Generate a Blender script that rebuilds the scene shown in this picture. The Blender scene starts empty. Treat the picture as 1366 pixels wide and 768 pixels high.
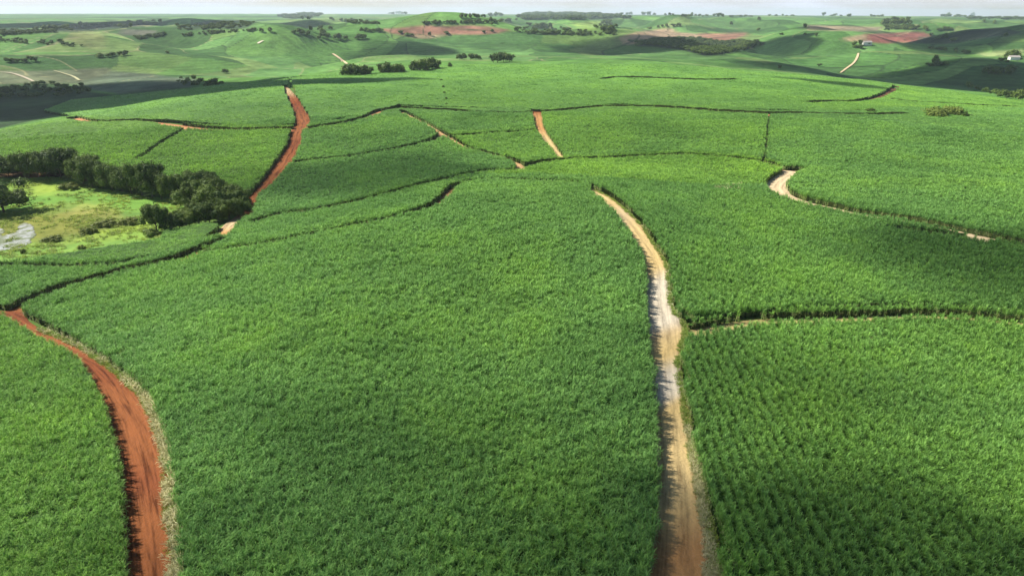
import bpy, math, random
import numpy as np

SEED = 11
rng = np.random.default_rng(SEED)
random.seed(SEED)
scene = bpy.context.scene
COL = scene.collection

# ------------------------------------------------------------------ camera
H = 55.0
PITCH = math.radians(22.1)
ROLL = 0.003
F = 910.67                       # focal length in photo pixels (1366 wide, 24 mm on 36 mm)
cp, sp = math.cos(PITCH), math.sin(PITCH)
fwd = np.array([0, cp, -sp]); up0 = np.array([0, sp, cp]); rt0 = np.array([1.0, 0, 0])
rt = math.cos(ROLL) * rt0 + math.sin(ROLL) * up0
up = -math.sin(ROLL) * rt0 + math.cos(ROLL) * up0
CAM = np.array([0, 0, H])


def project(x, y, z):
    vx, vy, vz = x - CAM[0], y - CAM[1], z - CAM[2]
    d = vx * fwd[0] + vy * fwd[1] + vz * fwd[2]
    d = np.where(d < 1e-3, 1e-3, d)
    return (683 + F * (vx * rt[0] + vy * rt[1] + vz * rt[2]) / d,
            384 - F * (vx * up[0] + vy * up[1] + vz * up[2]) / d)


# ------------------------------------------------------------------ terrain heights
# rows: distance from the drone; columns: bearing (tan), heights in metres
S_COLS = [(p - 683) / 983.0 for p in (-350, 0, 200, 400, 683, 900, 1100, 1366, 1700)]
Z_ROWS = [
    (1,    [0, 0, 0, 0, 0, 0, 0, 0, 0]),
    (45,   [-1, -1, 0, 0, 0, 0, 0, 0, 0]),
    (75,   [-3, -2, -.5, 0, .5, .5, 0, -.5, 0]),
    (115,  [-5, -3.5, -1, .5, 1.2, 1, 0, -1, 0]),
    (180,  [-9, -8, -6, 0, 2, 2, .5, 0, 1]),
    (235,  [-12, -12, -11, -4.5, 1.2, 1.2, 0, 1, 3]),
    (290,  [-12, -12, -11, -6, -3, -2.2, -1, 1, 3]),
    (380,  [-4, -4, -4, -2, -2, 0, 0, .5, 2]),
    (430,  [-5, -4, -1, 0, -.5, 1, 1, 0, 1]),
    (480,  [-10, -9, 0, 2, 1, 2, 2, -2, -2]),
    (560,  [-20, -20, -4, 3, 2.5, 3, 3, -6, -8]),
    (640,  [-28, -27, -14, 1, 3.5, 4, 3, -14, -18]),
    (750,  [-28, -27, -23, -7, 3, 4, -3, -20, -24]),
    (900,  [-24, -24, -23, -17, -4, -3, -13, -18, -20]),
    (1100, [-20, -20, -17, -10, -9, -13, -16, -11, -12]),
    (1400, [-15, -15, -10, -1, -2, -5, -11, -9, -8]),
    (1800, [-12, -12, -6, 3, 3, -2, -8, -2, -5]),
    (2300, [-8, -6, -4, -2, -6, -14, -6, -7, -4]),
    (3000, [-4, -4, -2, 0, 2, 8, 8, -2, 0]),
    (4000, [-2, -2, 0, 2, 9, 12, 16, 12, 8]),
    (5500, [0, 0, 3, 6, 11, 15, 20, 16, 12]),
    (8000, [4, 4, 6, 8, 10, 10, 11, 10, 8]),
    (16000, [-26, -26, -26, -26, -26, -26, -26, -26, -26]),
]
NA, ND = 420, 700
A0, A1 = -1.25, 1.25
L0, L1 = 0.0, math.log(16000)
_ga = np.linspace(A0, A1, NA); _gl = np.linspace(L0, L1, ND)
_lr = np.log([r[0] for r in Z_ROWS])
_cols = np.array([np.interp(_gl, _lr, [r[1][j] for r in Z_ROWS]) for j in range(len(S_COLS))])
_grid = np.array([np.interp(_ga, np.arctan(S_COLS), _cols[:, i]) for i in range(ND)])


def _blur(g, sig, axis):
    n = int(sig * 3) + 1
    k = np.exp(-0.5 * (np.arange(-n, n + 1) / sig) ** 2); k /= k.sum()
    pad = [(0, 0), (0, 0)]; pad[axis] = (n, n)
    gp = np.pad(g, pad, mode='edge')
    return np.apply_along_axis(lambda v: np.convolve(v, k, 'valid'), axis, gp)


_grid = _blur(_blur(_grid, 5, 0), 15, 1)
_r2 = np.random.default_rng(5)
WAVES = []
for lam, amp, n in ((2400, 3.0, 5), (1300, 4.2, 7), (700, 6.0, 9), (420, 5.4, 10), (250, 4.0, 10)):
    for _ in range(n):
        th = _r2.uniform(0, math.pi)
        l = lam * _r2.uniform(.75, 1.3)
        WAVES.append((math.cos(th) * 2 * math.pi / l, math.sin(th) * 2 * math.pi / l, _r2.uniform(0, 6.28), amp * _r2.uniform(.5, 1.1)))
NEARW = []
for lam, amp, n in ((160, .35, 4), (80, .16, 4)):
    for _ in range(n):
        th = _r2.uniform(0, math.pi); l = lam * _r2.uniform(.75, 1.3)
        NEARW.append((math.cos(th) * 2 * math.pi / l, math.sin(th) * 2 * math.pi / l, _r2.uniform(0, 6.28), amp))


def Z(x, y):
    x = np.asarray(x, float); y = np.asarray(y, float)
    D = np.hypot(x, y)
    a = np.clip(np.arctan2(x, y), A0, A1 - 1e-9)
    l = np.clip(np.log(np.maximum(D, 1.0)), L0, L1 - 1e-9)
    fa = (a - A0) / (A1 - A0) * (NA - 1); fl = (l - L0) / (L1 - L0) * (ND - 1)
    ia = np.minimum(fa.astype(int), NA - 2); il = np.minimum(fl.astype(int), ND - 2)
    ta = fa - ia; tl = fl - il
    g = _grid
    z = (g[il, ia] * (1 - ta) + g[il, ia + 1] * ta) * (1 - tl) + (g[il + 1, ia] * (1 - ta) + g[il + 1, ia + 1] * ta) * tl
    ramp = np.clip((D - 650) / 900, 0, 1); ramp = ramp * ramp * (3 - 2 * ramp)
    ramp = ramp * (1 - .88 * np.clip((D - 1900) / 2600, 0, 1))
    w = np.zeros_like(z)
    for kx, ky, ph, am in WAVES:
        w += am * np.sin(kx * x + ky * y + ph)
    n = np.zeros_like(z)
    for kx, ky, ph, am in NEARW:
        n += am * np.sin(kx * x + ky * y + ph)
    return z + ramp * w + n * np.clip((D - 60) / 60, 0, 1)


def cast(px, py, off=0.0):
    """pixel of the photograph -> point on the terrain (raised by off)"""
    px = np.atleast_1d(np.asarray(px, float)); py = np.atleast_1d(np.asarray(py, float))
    off = np.broadcast_to(np.asarray(off, float), px.shape)
    cx = (px - 683) / F; cy = -(py - 384) / F
    d = cx[:, None] * rt + cy[:, None] * up + fwd
    d /= np.linalg.norm(d, axis=1)[:, None]
    ts = np.exp(np.linspace(math.log(25), math.log(15500), 3000))
    out = np.zeros((len(px), 3))
    for i in range(len(px)):
        P = CAM + ts[:, None] * d[i]
        h = P[:, 2] - Z(P[:, 0], P[:, 1]) - off[i]
        k = np.argmax(h < 0)
        if h[k] >= 0: k = len(ts) - 1
        if k > 0:
            f = h[k - 1] / (h[k - 1] - h[k] + 1e-9); f = min(max(f, 0), 1)
            P_ = P[k - 1] * (1 - f) + P[k] * f
        else:
            P_ = P[0]
        out[i] = P_
    out[:, 2] = Z(out[:, 0], out[:, 1])
    return out


def spline(pts, step=4.0):
    """Catmull-Rom through rows of numbers (first two are the pixel position)"""
    p = np.array(pts, float)
    if len(p) < 3: 
        n = max(2, int(np.hypot(*(p[-1, :2] - p[0, :2])) / step)); t = np.linspace(0, 1, n)[:, None]
        return p[0] * (1 - t) + p[-1] * t
    q = np.vstack([2 * p[0] - p[1], p, 2 * p[-1] - p[-2]])
    out = []
    for i in range(1, len(q) - 2):
        n = max(2, int(np.hypot(*(q[i + 1, :2] - q[i, :2])) / step))
        t = np.linspace(0, 1, n, endpoint=False)[:, None]
        out.append(.5 * (2 * q[i] + (q[i + 1] - q[i - 1]) * t + (2 * q[i - 1] - 5 * q[i] + 4 * q[i + 1] - q[i + 2]) * t ** 2
                         + (3 * q[i] - q[i - 1] - 3 * q[i + 1] + q[i + 2]) * t ** 3))
    out.append(q[-2][None])
    return np.vstack(out)


def inpoly(x, y, poly):
    poly = np.asarray(poly, float)
    res = np.zeros(np.shape(x), bool)
    x0, y0 = poly.min(0); x1, y1 = poly.max(0)
    sel = (x >= x0) & (x <= x1) & (y >= y0) & (y <= y1)
    if not sel.any(): return res
    xs = x[sel]; ys = y[sel]; r = np.zeros(xs.shape, bool)
    j = len(poly) - 1
    for i in range(len(poly)):
        xi, yi = poly[i]; xj, yj = poly[j]
        if yi != yj:
            c = ((yi > ys) != (yj > ys)) & (xs < (xj - xi) * (ys - yi) / (yj - yi) + xi)
            r ^= c
        j = i
    res[sel] = r
    return res


def near_line(x, y, line, half, grow=0.0):
    """True where a plan point lies within half (+grow) metres of the polyline"""
    res = np.zeros(np.shape(x), bool)
    line = np.asarray(line, float); half = np.broadcast_to(np.asarray(half, float), (len(line),))
    for i in range(len(line) - 1):
        ax, ay = line[i][:2]; bx, by = line[i + 1][:2]; hw = max(half[i], half[i + 1]) + grow
        if hw - grow < .05: continue
        sel = (x > min(ax, bx) - hw) & (x < max(ax, bx) + hw) & (y > min(ay, by) - hw) & (y < max(ay, by) + hw) & ~res
        if not sel.any(): continue
        idx = np.nonzero(sel)[0]
        dx, dy = bx - ax, by - ay; L = dx * dx + dy * dy + 1e-9
        t = np.clip(((x[idx] - ax) * dx + (y[idx] - ay) * dy) / L, 0, 1)
        h = half[i] * (1 - t) + half[i + 1] * t + grow
        res[idx] |= (x[idx] - ax - t * dx) ** 2 + (y[idx] - ay - t * dy) ** 2 < h * h
    return res


def vnoise(x, y, s, seed=0):
    """cheap smooth value noise, about -1..1"""
    r = np.random.default_rng(seed); T = r.uniform(-1, 1, (64, 64))
    u = x / s; v = y / s
    iu = np.floor(u).astype(int); iv = np.floor(v).astype(int); fu = u - iu; fv = v - iv
    fu = fu * fu * (3 - 2 * fu); fv = fv * fv * (3 - 2 * fv)
    a = T[iu % 64, iv % 64]; b = T[(iu + 1) % 64, iv % 64]; c = T[iu % 64, (iv + 1) % 64]; d = T[(iu + 1) % 64, (iv + 1) % 64]
    return (a * (1 - fu) + b * fu) * (1 - fv) + (c * (1 - fu) + d * fu) * fv


# ------------------------------------------------------------------ object helpers
def tag(o, label=None, cat=None, group=None, kind=None):
    if label: o['label'] = label
    if cat: o['category'] = cat
    if group: o['group'] = group
    if kind: o['kind'] = kind
    return o


def mesh_np(name, V, Q=None, T=None, mats=(), fmat=None, smooth=False):
    V = np.asarray(V, np.float32)
    me = bpy.data.meshes.new(name)
    nq = 0 if Q is None else len(Q); nt = 0 if T is None else len(T)
    loops = []
    if nq: loops.append(np.asarray(Q, np.int32).ravel())
    if nt: loops.append(np.asarray(T, np.int32).ravel())
    lv = np.concatenate(loops) if loops else np.zeros(0, np.int32)
    me.vertices.add(len(V)); me.vertices.foreach_set('co', V.ravel())
    me.loops.add(len(lv)); me.loops.foreach_set('vertex_index', lv)
    me.polygons.add(nq + nt)
    st = np.concatenate([np.arange(nq) * 4, nq * 4 + np.arange(nt) * 3]).astype(np.int32)
    if nq + nt:
        me.polygons.foreach_set('loop_start', st)
        if fmat is not None: me.polygons.foreach_set('material_index', np.asarray(fmat, np.int32))
        me.polygons.foreach_set('use_smooth', np.full(nq + nt, smooth, bool))
    for m in mats: me.materials.append(m)
    me.update(calc_edges=True)
    return me


def attr(me, name, typ, data, domain='POINT'):
    a = me.attributes.new(name, typ, domain)
    key = {'FLOAT': 'value', 'INT': 'value', 'BOOLEAN': 'value', 'FLOAT_VECTOR': 'vector', 'FLOAT_COLOR': 'color'}[typ]
    dt = {'INT': np.int32, 'BOOLEAN': bool}.get(typ, np.float32)
    a.data.foreach_set(key, np.ascontiguousarray(data, dt).ravel())


def link(name, me, parent=None):
    o = bpy.data.objects.new(name, me); COL.objects.link(o)
    if parent: o.parent = parent
    return o


# ------------------------------------------------------------------ materials
def mat_new(name):
    m = bpy.data.materials.new(name); m.use_nodes = True
    nt = m.node_tree; nt.nodes.clear()
    return m, nt, nt.nodes, nt.links


def N(nodes, t, **kw):
    n = nodes.new(t)
    for k, v in kw.items(): setattr(n, k, v)
    return n


def noise(nodes, links, vec, scale, detail=3, rough=.55):
    n = N(nodes, 'ShaderNodeTexNoise'); n.inputs['Scale'].default_value = scale
    n.inputs['Detail'].default_value = detail; n.inputs['Roughness'].default_value = rough
    links.new(vec, n.inputs['Vector'])
    return n.outputs['Fac']


def ramp(nodes, links, fac, stops):
    r = N(nodes, 'ShaderNodeValToRGB')
    while len(r.color_ramp.elements) < len(stops): r.color_ramp.elements.new(.5)
    for e, (p, c) in zip(r.color_ramp.elements, stops):
        e.position = p; e.color = (*c, 1) if len(c) == 3 else c
    links.new(fac, r.inputs[0])
    return r.outputs[0]


def mixc(nodes, links, a, b, fac, mode='MIX'):
    m = N(nodes, 'ShaderNodeMix', data_type='RGBA', blend_type=mode)
    for s, v in ((m.inputs[0], fac), (m.inputs[6], a), (m.inputs[7], b)):
        if isinstance(v, (int, float)): s.default_value = v
        elif isinstance(v, tuple): s.default_value = (*v, 1)
        else: links.new(v, s)
    return m.outputs[2]


def math_(nodes, links, op, a, b=None, c=None):
    m = N(nodes, 'ShaderNodeMath', operation=op)
    for i, v in enumerate((a, b, c)):
        if v is None: continue
        if isinstance(v, (int, float)): m.inputs[i].default_value = v
        else: links.new(v, m.inputs[i])
    return m.outputs[0]


def finish(m, nodes, links, color, rough=.9, spec=.1, transl=0.0, bump=None, bstr=.3, bdist=.1):
    p = N(nodes, 'ShaderNodeBsdfPrincipled'); p.inputs['Roughness'].default_value = rough
    p.inputs['Specular IOR Level'].default_value = spec
    links.new(color, p.inputs['Base Color'])
    if bump is not None:
        b = N(nodes, 'ShaderNodeBump'); b.inputs['Strength'].default_value = bstr; b.inputs['Distance'].default_value = bdist
        links.new(bump, b.inputs['Height']); links.new(b.outputs[0], p.inputs['Normal'])
    out = N(nodes, 'ShaderNodeOutputMaterial')
    if transl > 0:
        t = N(nodes, 'ShaderNodeBsdfTranslucent'); links.new(color, t.inputs[0])
        x = N(nodes, 'ShaderNodeMixShader'); x.inputs[0].default_value = transl
        links.new(p.outputs[0], x.inputs[1]); links.new(t.outputs[0], x.inputs[2]); links.new(x.outputs[0], out.inputs[0])
    else:
        links.new(p.outputs[0], out.inputs[0])
    return m


def vary(nodes, links, pos, c):
    """vigour of the crop changes over tens of metres"""
    n1 = noise(nodes, links, pos, .022, 3)
    n2 = noise(nodes, links, pos, .12, 3)
    k = math_(nodes, links, 'ADD', math_(nodes, links, 'MULTIPLY', n1, 1.0), math_(nodes, links, 'MULTIPLY', n2, .55))
    g = ramp(nodes, links, k, [(.46, (.62, .70, .66)), (.76, (1, 1, 1)), (.98, (1.24, 1.19, 1.0))])
    return mixc(nodes, links, c, g, 1.0, 'MULTIPLY')


def leaf_material(name, dark, light, dry=None, transl=.3, tinted=True):
    m, nt, nodes, links = mat_new(name)
    at = N(nodes, 'ShaderNodeAttribute', attribute_name='tone')
    oi = N(nodes, 'ShaderNodeObjectInfo')
    f = math_(nodes, links, 'ADD', math_(nodes, links, 'MULTIPLY', at.outputs['Fac'], .6), math_(nodes, links, 'MULTIPLY', oi.outputs['Random'], .4))
    c = mixc(nodes, links, dark, light, f)
    pos = N(nodes, 'ShaderNodeNewGeometry').outputs['Position']
    if tinted:
        ti = N(nodes, 'ShaderNodeAttribute', attribute_name='tint', attribute_type='INSTANCER')
        c2 = mixc(nodes, links, c, (1.32, 1.20, .64), 1.0, 'MULTIPLY')
        c = mixc(nodes, links, c, c2, ti.outputs['Fac'])
        c = vary(nodes, links, pos, c)
    if dry:
        d = N(nodes, 'ShaderNodeAttribute', attribute_name='dry')
        c = mixc(nodes, links, c, dry, d.outputs['Fac'])
    return finish(m, nodes, links, c, rough=.6, spec=.12, transl=transl)


CANE_D, CANE_L = (.096, .216, .050), (.285, .525, .135)
M_CANE = leaf_material('cane_leaf', CANE_D, CANE_L, dry=(.40, .34, .17))
M_GRASS = leaf_material('grass_leaf', (.16, .25, .045), (.32, .43, .09), dry=(.42, .36, .16), tinted=True)
M_STRAW = leaf_material('straw_leaf', (.34, .33, .12), (.78, .72, .42), dry=(.5, .44, .25), tinted=False)
M_TREE = leaf_material('tree_leaf', (.028, .060, .011), (.155, .215, .040), tinted=False, transl=.2)
M_TREE_L = leaf_material('tree_leaf_pale', (.050, .100, .016), (.21, .275, .055), tinted=False, transl=.2)
M_SCRUB = leaf_material('scrub_leaf', (.10, .13, .025), (.24, .26, .06), tinted=False, transl=.2)
M_BUSH = leaf_material('bush_leaf_yellow', (.08, .13, .02), (.20, .24, .05), tinted=False, transl=.2)


def sheet_material():
    m, nt, nodes, links = mat_new('cane_canopy')
    pos = N(nodes, 'ShaderNodeNewGeometry').outputs['Position']
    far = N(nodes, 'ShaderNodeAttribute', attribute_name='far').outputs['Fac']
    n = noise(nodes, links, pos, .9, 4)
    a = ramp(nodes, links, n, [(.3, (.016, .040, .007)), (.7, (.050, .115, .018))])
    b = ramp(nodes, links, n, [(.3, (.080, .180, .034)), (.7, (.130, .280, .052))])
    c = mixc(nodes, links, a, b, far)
    ti = N(nodes, 'ShaderNodeAttribute', attribute_name='tint')
    c2 = mixc(nodes, links, c, (1.32, 1.20, .64), 1.0, 'MULTIPLY')
    c = mixc(nodes, links, c, c2, ti.outputs['Fac'])
    c = vary(nodes, links, pos, c)
    return finish(m, nodes, links, c, rough=.8, spec=.1, bump=n, bstr=.45, bdist=.6)


def stalk_material():
    m, nt, nodes, links = mat_new('cane_stalks')
    mp = N(nodes, 'ShaderNodeMapping'); mp.inputs['Scale'].default_value = (1, 1, .12)
    pos = N(nodes, 'ShaderNodeNewGeometry').outputs['Position']; links.new(pos, mp.inputs[0])
    n = noise(nodes, links, mp.outputs[0], 3.5, 3)
    c = ramp(nodes, links, n, [(.35, (.025, .042, .014)), (.55, (.07, .11, .03)), (.75, (.20, .19, .08))])
    return finish(m, nodes, links, c, rough=.85, bump=n, bstr=.5, bdist=.2)


def ground_material():
    m, nt, nodes, links = mat_new('ground')
    pos = N(nodes, 'ShaderNodeNewGeometry').outputs['Position']
    c = N(nodes, 'ShaderNodeAttribute', attribute_name='cover').outputs['Color']
    n1 = noise(nodes, links, pos, .018, 4); n2 = noise(nodes, links, pos, .12, 3)
    g1 = ramp(nodes, links, n1, [(.3, (.72, .78, .72)), (.7, (1.22, 1.15, 1.1))])
    g2 = ramp(nodes, links, n2, [(.25, (.75, .75, .75)), (.75, (1.2, 1.2, 1.2))])
    c = mixc(nodes, links, mixc(nodes, links, c, g1, 1.0, 'MULTIPLY'), g2, 1.0, 'MULTIPLY')
    return finish(m, nodes, links, c, rough=.95, spec=.05, bump=n2, bstr=.8, bdist=2.0)


def road_material():
    m, nt, nodes, links = mat_new('dirt_road')
    c = N(nodes, 'ShaderNodeAttribute', attribute_name='soil').outputs['Color']
    u = N(nodes, 'ShaderNodeAttribute', attribute_name='across').outputs['Fac']
    pos = N(nodes, 'ShaderNodeNewGeometry').outputs['Position']
    n = noise(nodes, links, pos, .8, 5, .65); nf = noise(nodes, links, pos, 4.0, 3)
    wob = math_(nodes, links, 'ADD', u, math_(nodes, links, 'MULTIPLY', math_(nodes, links, 'SUBTRACT', noise(nodes, links, pos, .25, 2), .5), .16))
    # two wheel tracks: pale compacted bands at 0.36 and 0.68 of the width
    r = N(nodes, 'ShaderNodeValToRGB'); links.new(wob, r.inputs[0])
    el = [(0, .25), (.22, .35), (.33, .85), (.40, .8), (.47, .45), (.55, .45), (.62, .85), (.70, .9), (.8, .45), (1, .2)]
    while len(r.color_ramp.elements) < len(el): r.color_ramp.elements.new(.5)
    for e, (p, v) in zip(r.color_ramp.elements, el): e.position = p; e.color = (v, v, v, 1)
    tr = N(nodes, 'ShaderNodeAttribute', attribute_name='track').outputs['Vector']
    stk = noise(nodes, links, tr, 1.6, 4, .6)
    k = math_(nodes, links, 'ADD', math_(nodes, links, 'MULTIPLY', r.outputs[0], .40), math_(nodes, links, 'ADD', math_(nodes, links, 'MULTIPLY', n, .30), math_(nodes, links, 'MULTIPLY_ADD', math_(nodes, links, 'SUBTRACT', stk, .5), N(nodes, 'ShaderNodeAttribute', attribute_name='rut').outputs['Fac'], .34)))
    g = ramp(nodes, links, k, [(.42, (.50, .46, .44)), (.66, (.95, .95, .95)), (.92, (1.25, 1.24, 1.22))])
    c = mixc(nodes, links, c, g, 1.0, 'MULTIPLY')
    h = math_(nodes, links, 'ADD', math_(nodes, links, 'MULTIPLY', r.outputs[0], -.5), math_(nodes, links, 'ADD', n, math_(nodes, links, 'MULTIPLY', nf, .4)))
    return finish(m, nodes, links, c, rough=.95, spec=.08, bump=h, bstr=.8, bdist=.25)


def simple(name, stops, scale=1.0, rough=.9, spec=.1, bstr=.3, bdist=.2):
    m, nt, nodes, links = mat_new(name)
    pos = N(nodes, 'ShaderNodeNewGeometry').outputs['Position']
    n = noise(nodes, links, pos, scale, 4)
    return finish(m, nodes, links, ramp(nodes, links, n, stops), rough=rough, spec=spec, bump=n, bstr=bstr, bdist=bdist)


def meadow_material():
    m, nt, nodes, links = mat_new('meadow')
    pos = N(nodes, 'ShaderNodeNewGeometry').outputs['Position']
    c0 = N(nodes, 'ShaderNodeAttribute', attribute_name='cover').outputs['Color']
    n = noise(nodes, links, pos, .35, 5, .6); n2 = noise(nodes, links, pos, .07, 3)
    g = ramp(nodes, links, n, [(.3, (.78, .82, .78)), (.7, (1.12, 1.12, 1.06))])
    g2 = ramp(nodes, links, n2, [(.35, (.8, .85, .8)), (.65, (1.15, 1.1, 1.0))])
    c = mixc(nodes, links, mixc(nodes, links, c0, g, 1., 'MULTIPLY'), g2, 1., 'MULTIPLY')
    return finish(m, nodes, links, c, rough=.9, spec=.1, bump=n, bstr=.6, bdist=.6)


M_SHEET = sheet_material(); M_STALK = stalk_material(); M_GROUND = ground_material(); M_ROAD = road_material(); M_MEADOW = meadow_material()
M_BARK = simple('bark', [(.3, (.06, .045, .03)), (.7, (.17, .13, .09))], 3.0)
M_WALLW = simple('white_plaster', [(.3, (.62, .6, .56)), (.7, (.8, .79, .75))], .6)
M_ROOF = simple('sheet_roof', [(.3, (.30, .27, .24)), (.7, (.42, .38, .34))], 1.0)

# ------------------------------------------------------------------ roads, tracks and gaps between the cane blocks
# (photo row, left px, right px, soil colour); left / right are cast on the ground raised by ol / or_
RED, RUST, ORANGE, TAN, PALE, SAND = (.155, .048, .018), (.195, .068, .024), (.38, .20, .075), (.45, .33, .15), (.46, .395, .29), (.41, .31, .17)
BUFF = (.44, .30, .125)
ROADS = {
    'left_red': dict(ol=0.0, or_=1.0, label='rusty red rutted dirt road curving up the left edge between two cane blocks', rows=[
        (412, -30, 28, RED), (424, 4, 36, RED), (436, 20, 56, RUST), (446, 36, 82, RUST), (462, 66, 114, RUST), (480, 98, 142, RED), (500, 116, 168, RED), (525, 130, 196, RUST),
        (560, 146, 212, RUST), (600, 157, 224, RUST), (640, 164, 230, RED), (680, 169, 234, RUST), (720, 172, 237, RUST), (768, 174, 240, RUST), (850, 176, 250, RUST), (960, 176, 262, RUST)]),
    'centre_tan': dict(ol=2.2, or_=0.0, label='tan sandy dirt road running up the middle with pale washed patches', rows=[
        (250, 786, 786.6, TAN), (257, 796, 799, TAN), (263, 804, 811, TAN), (272, 813, 824, TAN), (281, 822, 834, SAND), (302, 838, 856, TAN), (326, 854, 872, TAN), (352, 863, 888, TAN), (372, 863, 892, PALE),
        (396, 864, 894, PALE), (412, 865, 897, PALE), (426, 866, 906, PALE), (436, 867, 915, SAND), (450, 868, 914, TAN), (470, 870, 909, TAN), (492, 873, 905, PALE), (520, 876, 910, PALE), (534, 878, 913, TAN), (562, 880, 918, TAN),
        (594, 881, 922, TAN), (633, 883, 932, TAN), (672, 881, 940, BUFF), (724, 876, 952, ORANGE), (768, 872, 958, ORANGE), (850, 862, 976, ORANGE), (960, 850, 1000, ORANGE)]),
    'upper_red': dict(ol=0.0, or_=0.0, label='brick red dirt road climbing the upper left slope past the hedgerow', rows=[
        (117, 378, 383, RUST), (121, 380, 387, SAND), (132, 384, 396, RUST), (146, 390, 405, RED), (158, 394, 412, RUST), (168, 394, 414, RUST), (180, 388, 403, RUST), (196, 383, 401, RED), (219, 368, 389, RUST),
        (250, 345, 364, RUST), (266, 330, 345, RUST), (284, 322, 340, RUST), (300, 302, 321, SAND), (312, 290, 312, ORANGE), (322, 278, 303, ORANGE)]),
    'mid_tan': dict(ol=0.0, or_=0.0, label='short tan dirt track between mid distance blocks, joining two dark field edges', rows=[
        (150, 708, 721, RUST), (158, 711, 723, ORANGE), (172, 714, 725, ORANGE), (187, 722, 734, TAN), (203, 736, 745, TAN), (216, 744, 754, TAN)]),
}
GAPS = {   # pixel polyline of the dark edge of the farther block, width in metres, soil
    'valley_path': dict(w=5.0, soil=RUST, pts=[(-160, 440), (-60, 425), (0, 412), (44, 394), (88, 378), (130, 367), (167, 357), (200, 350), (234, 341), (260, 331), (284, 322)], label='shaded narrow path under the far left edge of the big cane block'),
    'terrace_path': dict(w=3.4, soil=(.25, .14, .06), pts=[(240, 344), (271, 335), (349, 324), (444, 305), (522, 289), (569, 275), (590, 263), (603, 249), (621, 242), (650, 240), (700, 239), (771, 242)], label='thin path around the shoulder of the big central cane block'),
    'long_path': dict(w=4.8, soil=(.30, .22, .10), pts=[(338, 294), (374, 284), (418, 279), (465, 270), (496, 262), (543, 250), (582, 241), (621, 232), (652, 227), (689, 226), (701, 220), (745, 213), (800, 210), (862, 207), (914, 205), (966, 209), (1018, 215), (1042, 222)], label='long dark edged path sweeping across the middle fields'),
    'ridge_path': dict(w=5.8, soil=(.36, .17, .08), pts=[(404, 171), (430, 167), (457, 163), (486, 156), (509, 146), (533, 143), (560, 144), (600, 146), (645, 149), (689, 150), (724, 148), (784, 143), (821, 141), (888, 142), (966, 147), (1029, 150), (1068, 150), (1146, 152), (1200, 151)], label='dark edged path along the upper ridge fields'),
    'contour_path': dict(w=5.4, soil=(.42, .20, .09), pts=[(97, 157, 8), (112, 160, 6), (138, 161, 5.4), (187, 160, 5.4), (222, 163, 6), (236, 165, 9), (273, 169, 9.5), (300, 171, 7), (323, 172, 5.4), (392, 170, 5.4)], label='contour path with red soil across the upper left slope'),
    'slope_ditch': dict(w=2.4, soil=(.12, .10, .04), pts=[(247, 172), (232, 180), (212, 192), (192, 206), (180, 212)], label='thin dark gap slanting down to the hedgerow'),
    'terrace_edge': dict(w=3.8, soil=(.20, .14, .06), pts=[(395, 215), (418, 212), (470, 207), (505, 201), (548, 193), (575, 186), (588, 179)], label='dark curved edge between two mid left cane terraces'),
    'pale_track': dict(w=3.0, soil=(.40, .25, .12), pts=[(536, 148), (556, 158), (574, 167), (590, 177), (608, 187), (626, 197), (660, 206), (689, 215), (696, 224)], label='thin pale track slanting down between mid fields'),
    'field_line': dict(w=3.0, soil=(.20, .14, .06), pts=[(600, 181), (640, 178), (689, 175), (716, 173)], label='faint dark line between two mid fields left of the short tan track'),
    'cross_path': dict(w=3.0, soil=(.34, .27, .11), pts=[(905, 436), (924, 434), (960, 428), (1010, 421), (1081, 418), (1172, 416), (1224, 414), (1276, 416), (1320, 419), (1366, 424), (1450, 432), (1600, 445)], label='straw edged path crossing to the right from the tan road'),
    'hook_road': dict(w=7.5, soil=(.52, .40, .24), pts=[(1058, 224, 6.5), (1046, 232, 6), (1036, 241, 6.5), (1040, 250, 6.5), (1052, 257, 6.5), (1081, 266, 6.2), (1110, 272, 5.8), (1141, 279, 5.6), (1188, 286, 5.2), (1250, 297, 4.8), (1313, 310, 4.6), (1366, 321, 4.4), (1500, 350, 4)], label='pale hooked dirt road bending across the right hand slope'),
    'double_line': dict(w=3.0, soil=(.2, .18, .06), pts=[(1200, 303), (1224, 306), (1270, 311), (1310, 317)], label='short dark gap running beside the hooked pale road'),
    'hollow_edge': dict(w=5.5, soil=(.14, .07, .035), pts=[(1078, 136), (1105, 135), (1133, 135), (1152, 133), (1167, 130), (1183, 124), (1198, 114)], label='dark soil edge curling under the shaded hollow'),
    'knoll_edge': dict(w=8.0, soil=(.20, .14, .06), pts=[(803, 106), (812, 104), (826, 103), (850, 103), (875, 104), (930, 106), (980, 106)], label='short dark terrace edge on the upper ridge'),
    'far_line': dict(w=6.0, soil=(.40, .36, .18), pts=[(1193, 133), (1225, 136), (1261, 138), (1310, 141), (1362, 143)], label='pale field line below the right hand ridge'),
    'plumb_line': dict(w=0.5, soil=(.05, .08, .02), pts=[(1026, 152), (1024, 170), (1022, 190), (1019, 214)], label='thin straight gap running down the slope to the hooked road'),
    'inner_path': dict(w=2.8, soil=(.14, .12, .05), pts=[(-120, 352), (0, 353), (60, 354), (110, 353), (150, 351), (172, 348)], label='faint shaded edge inside the lower left cane strip'),
}

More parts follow.
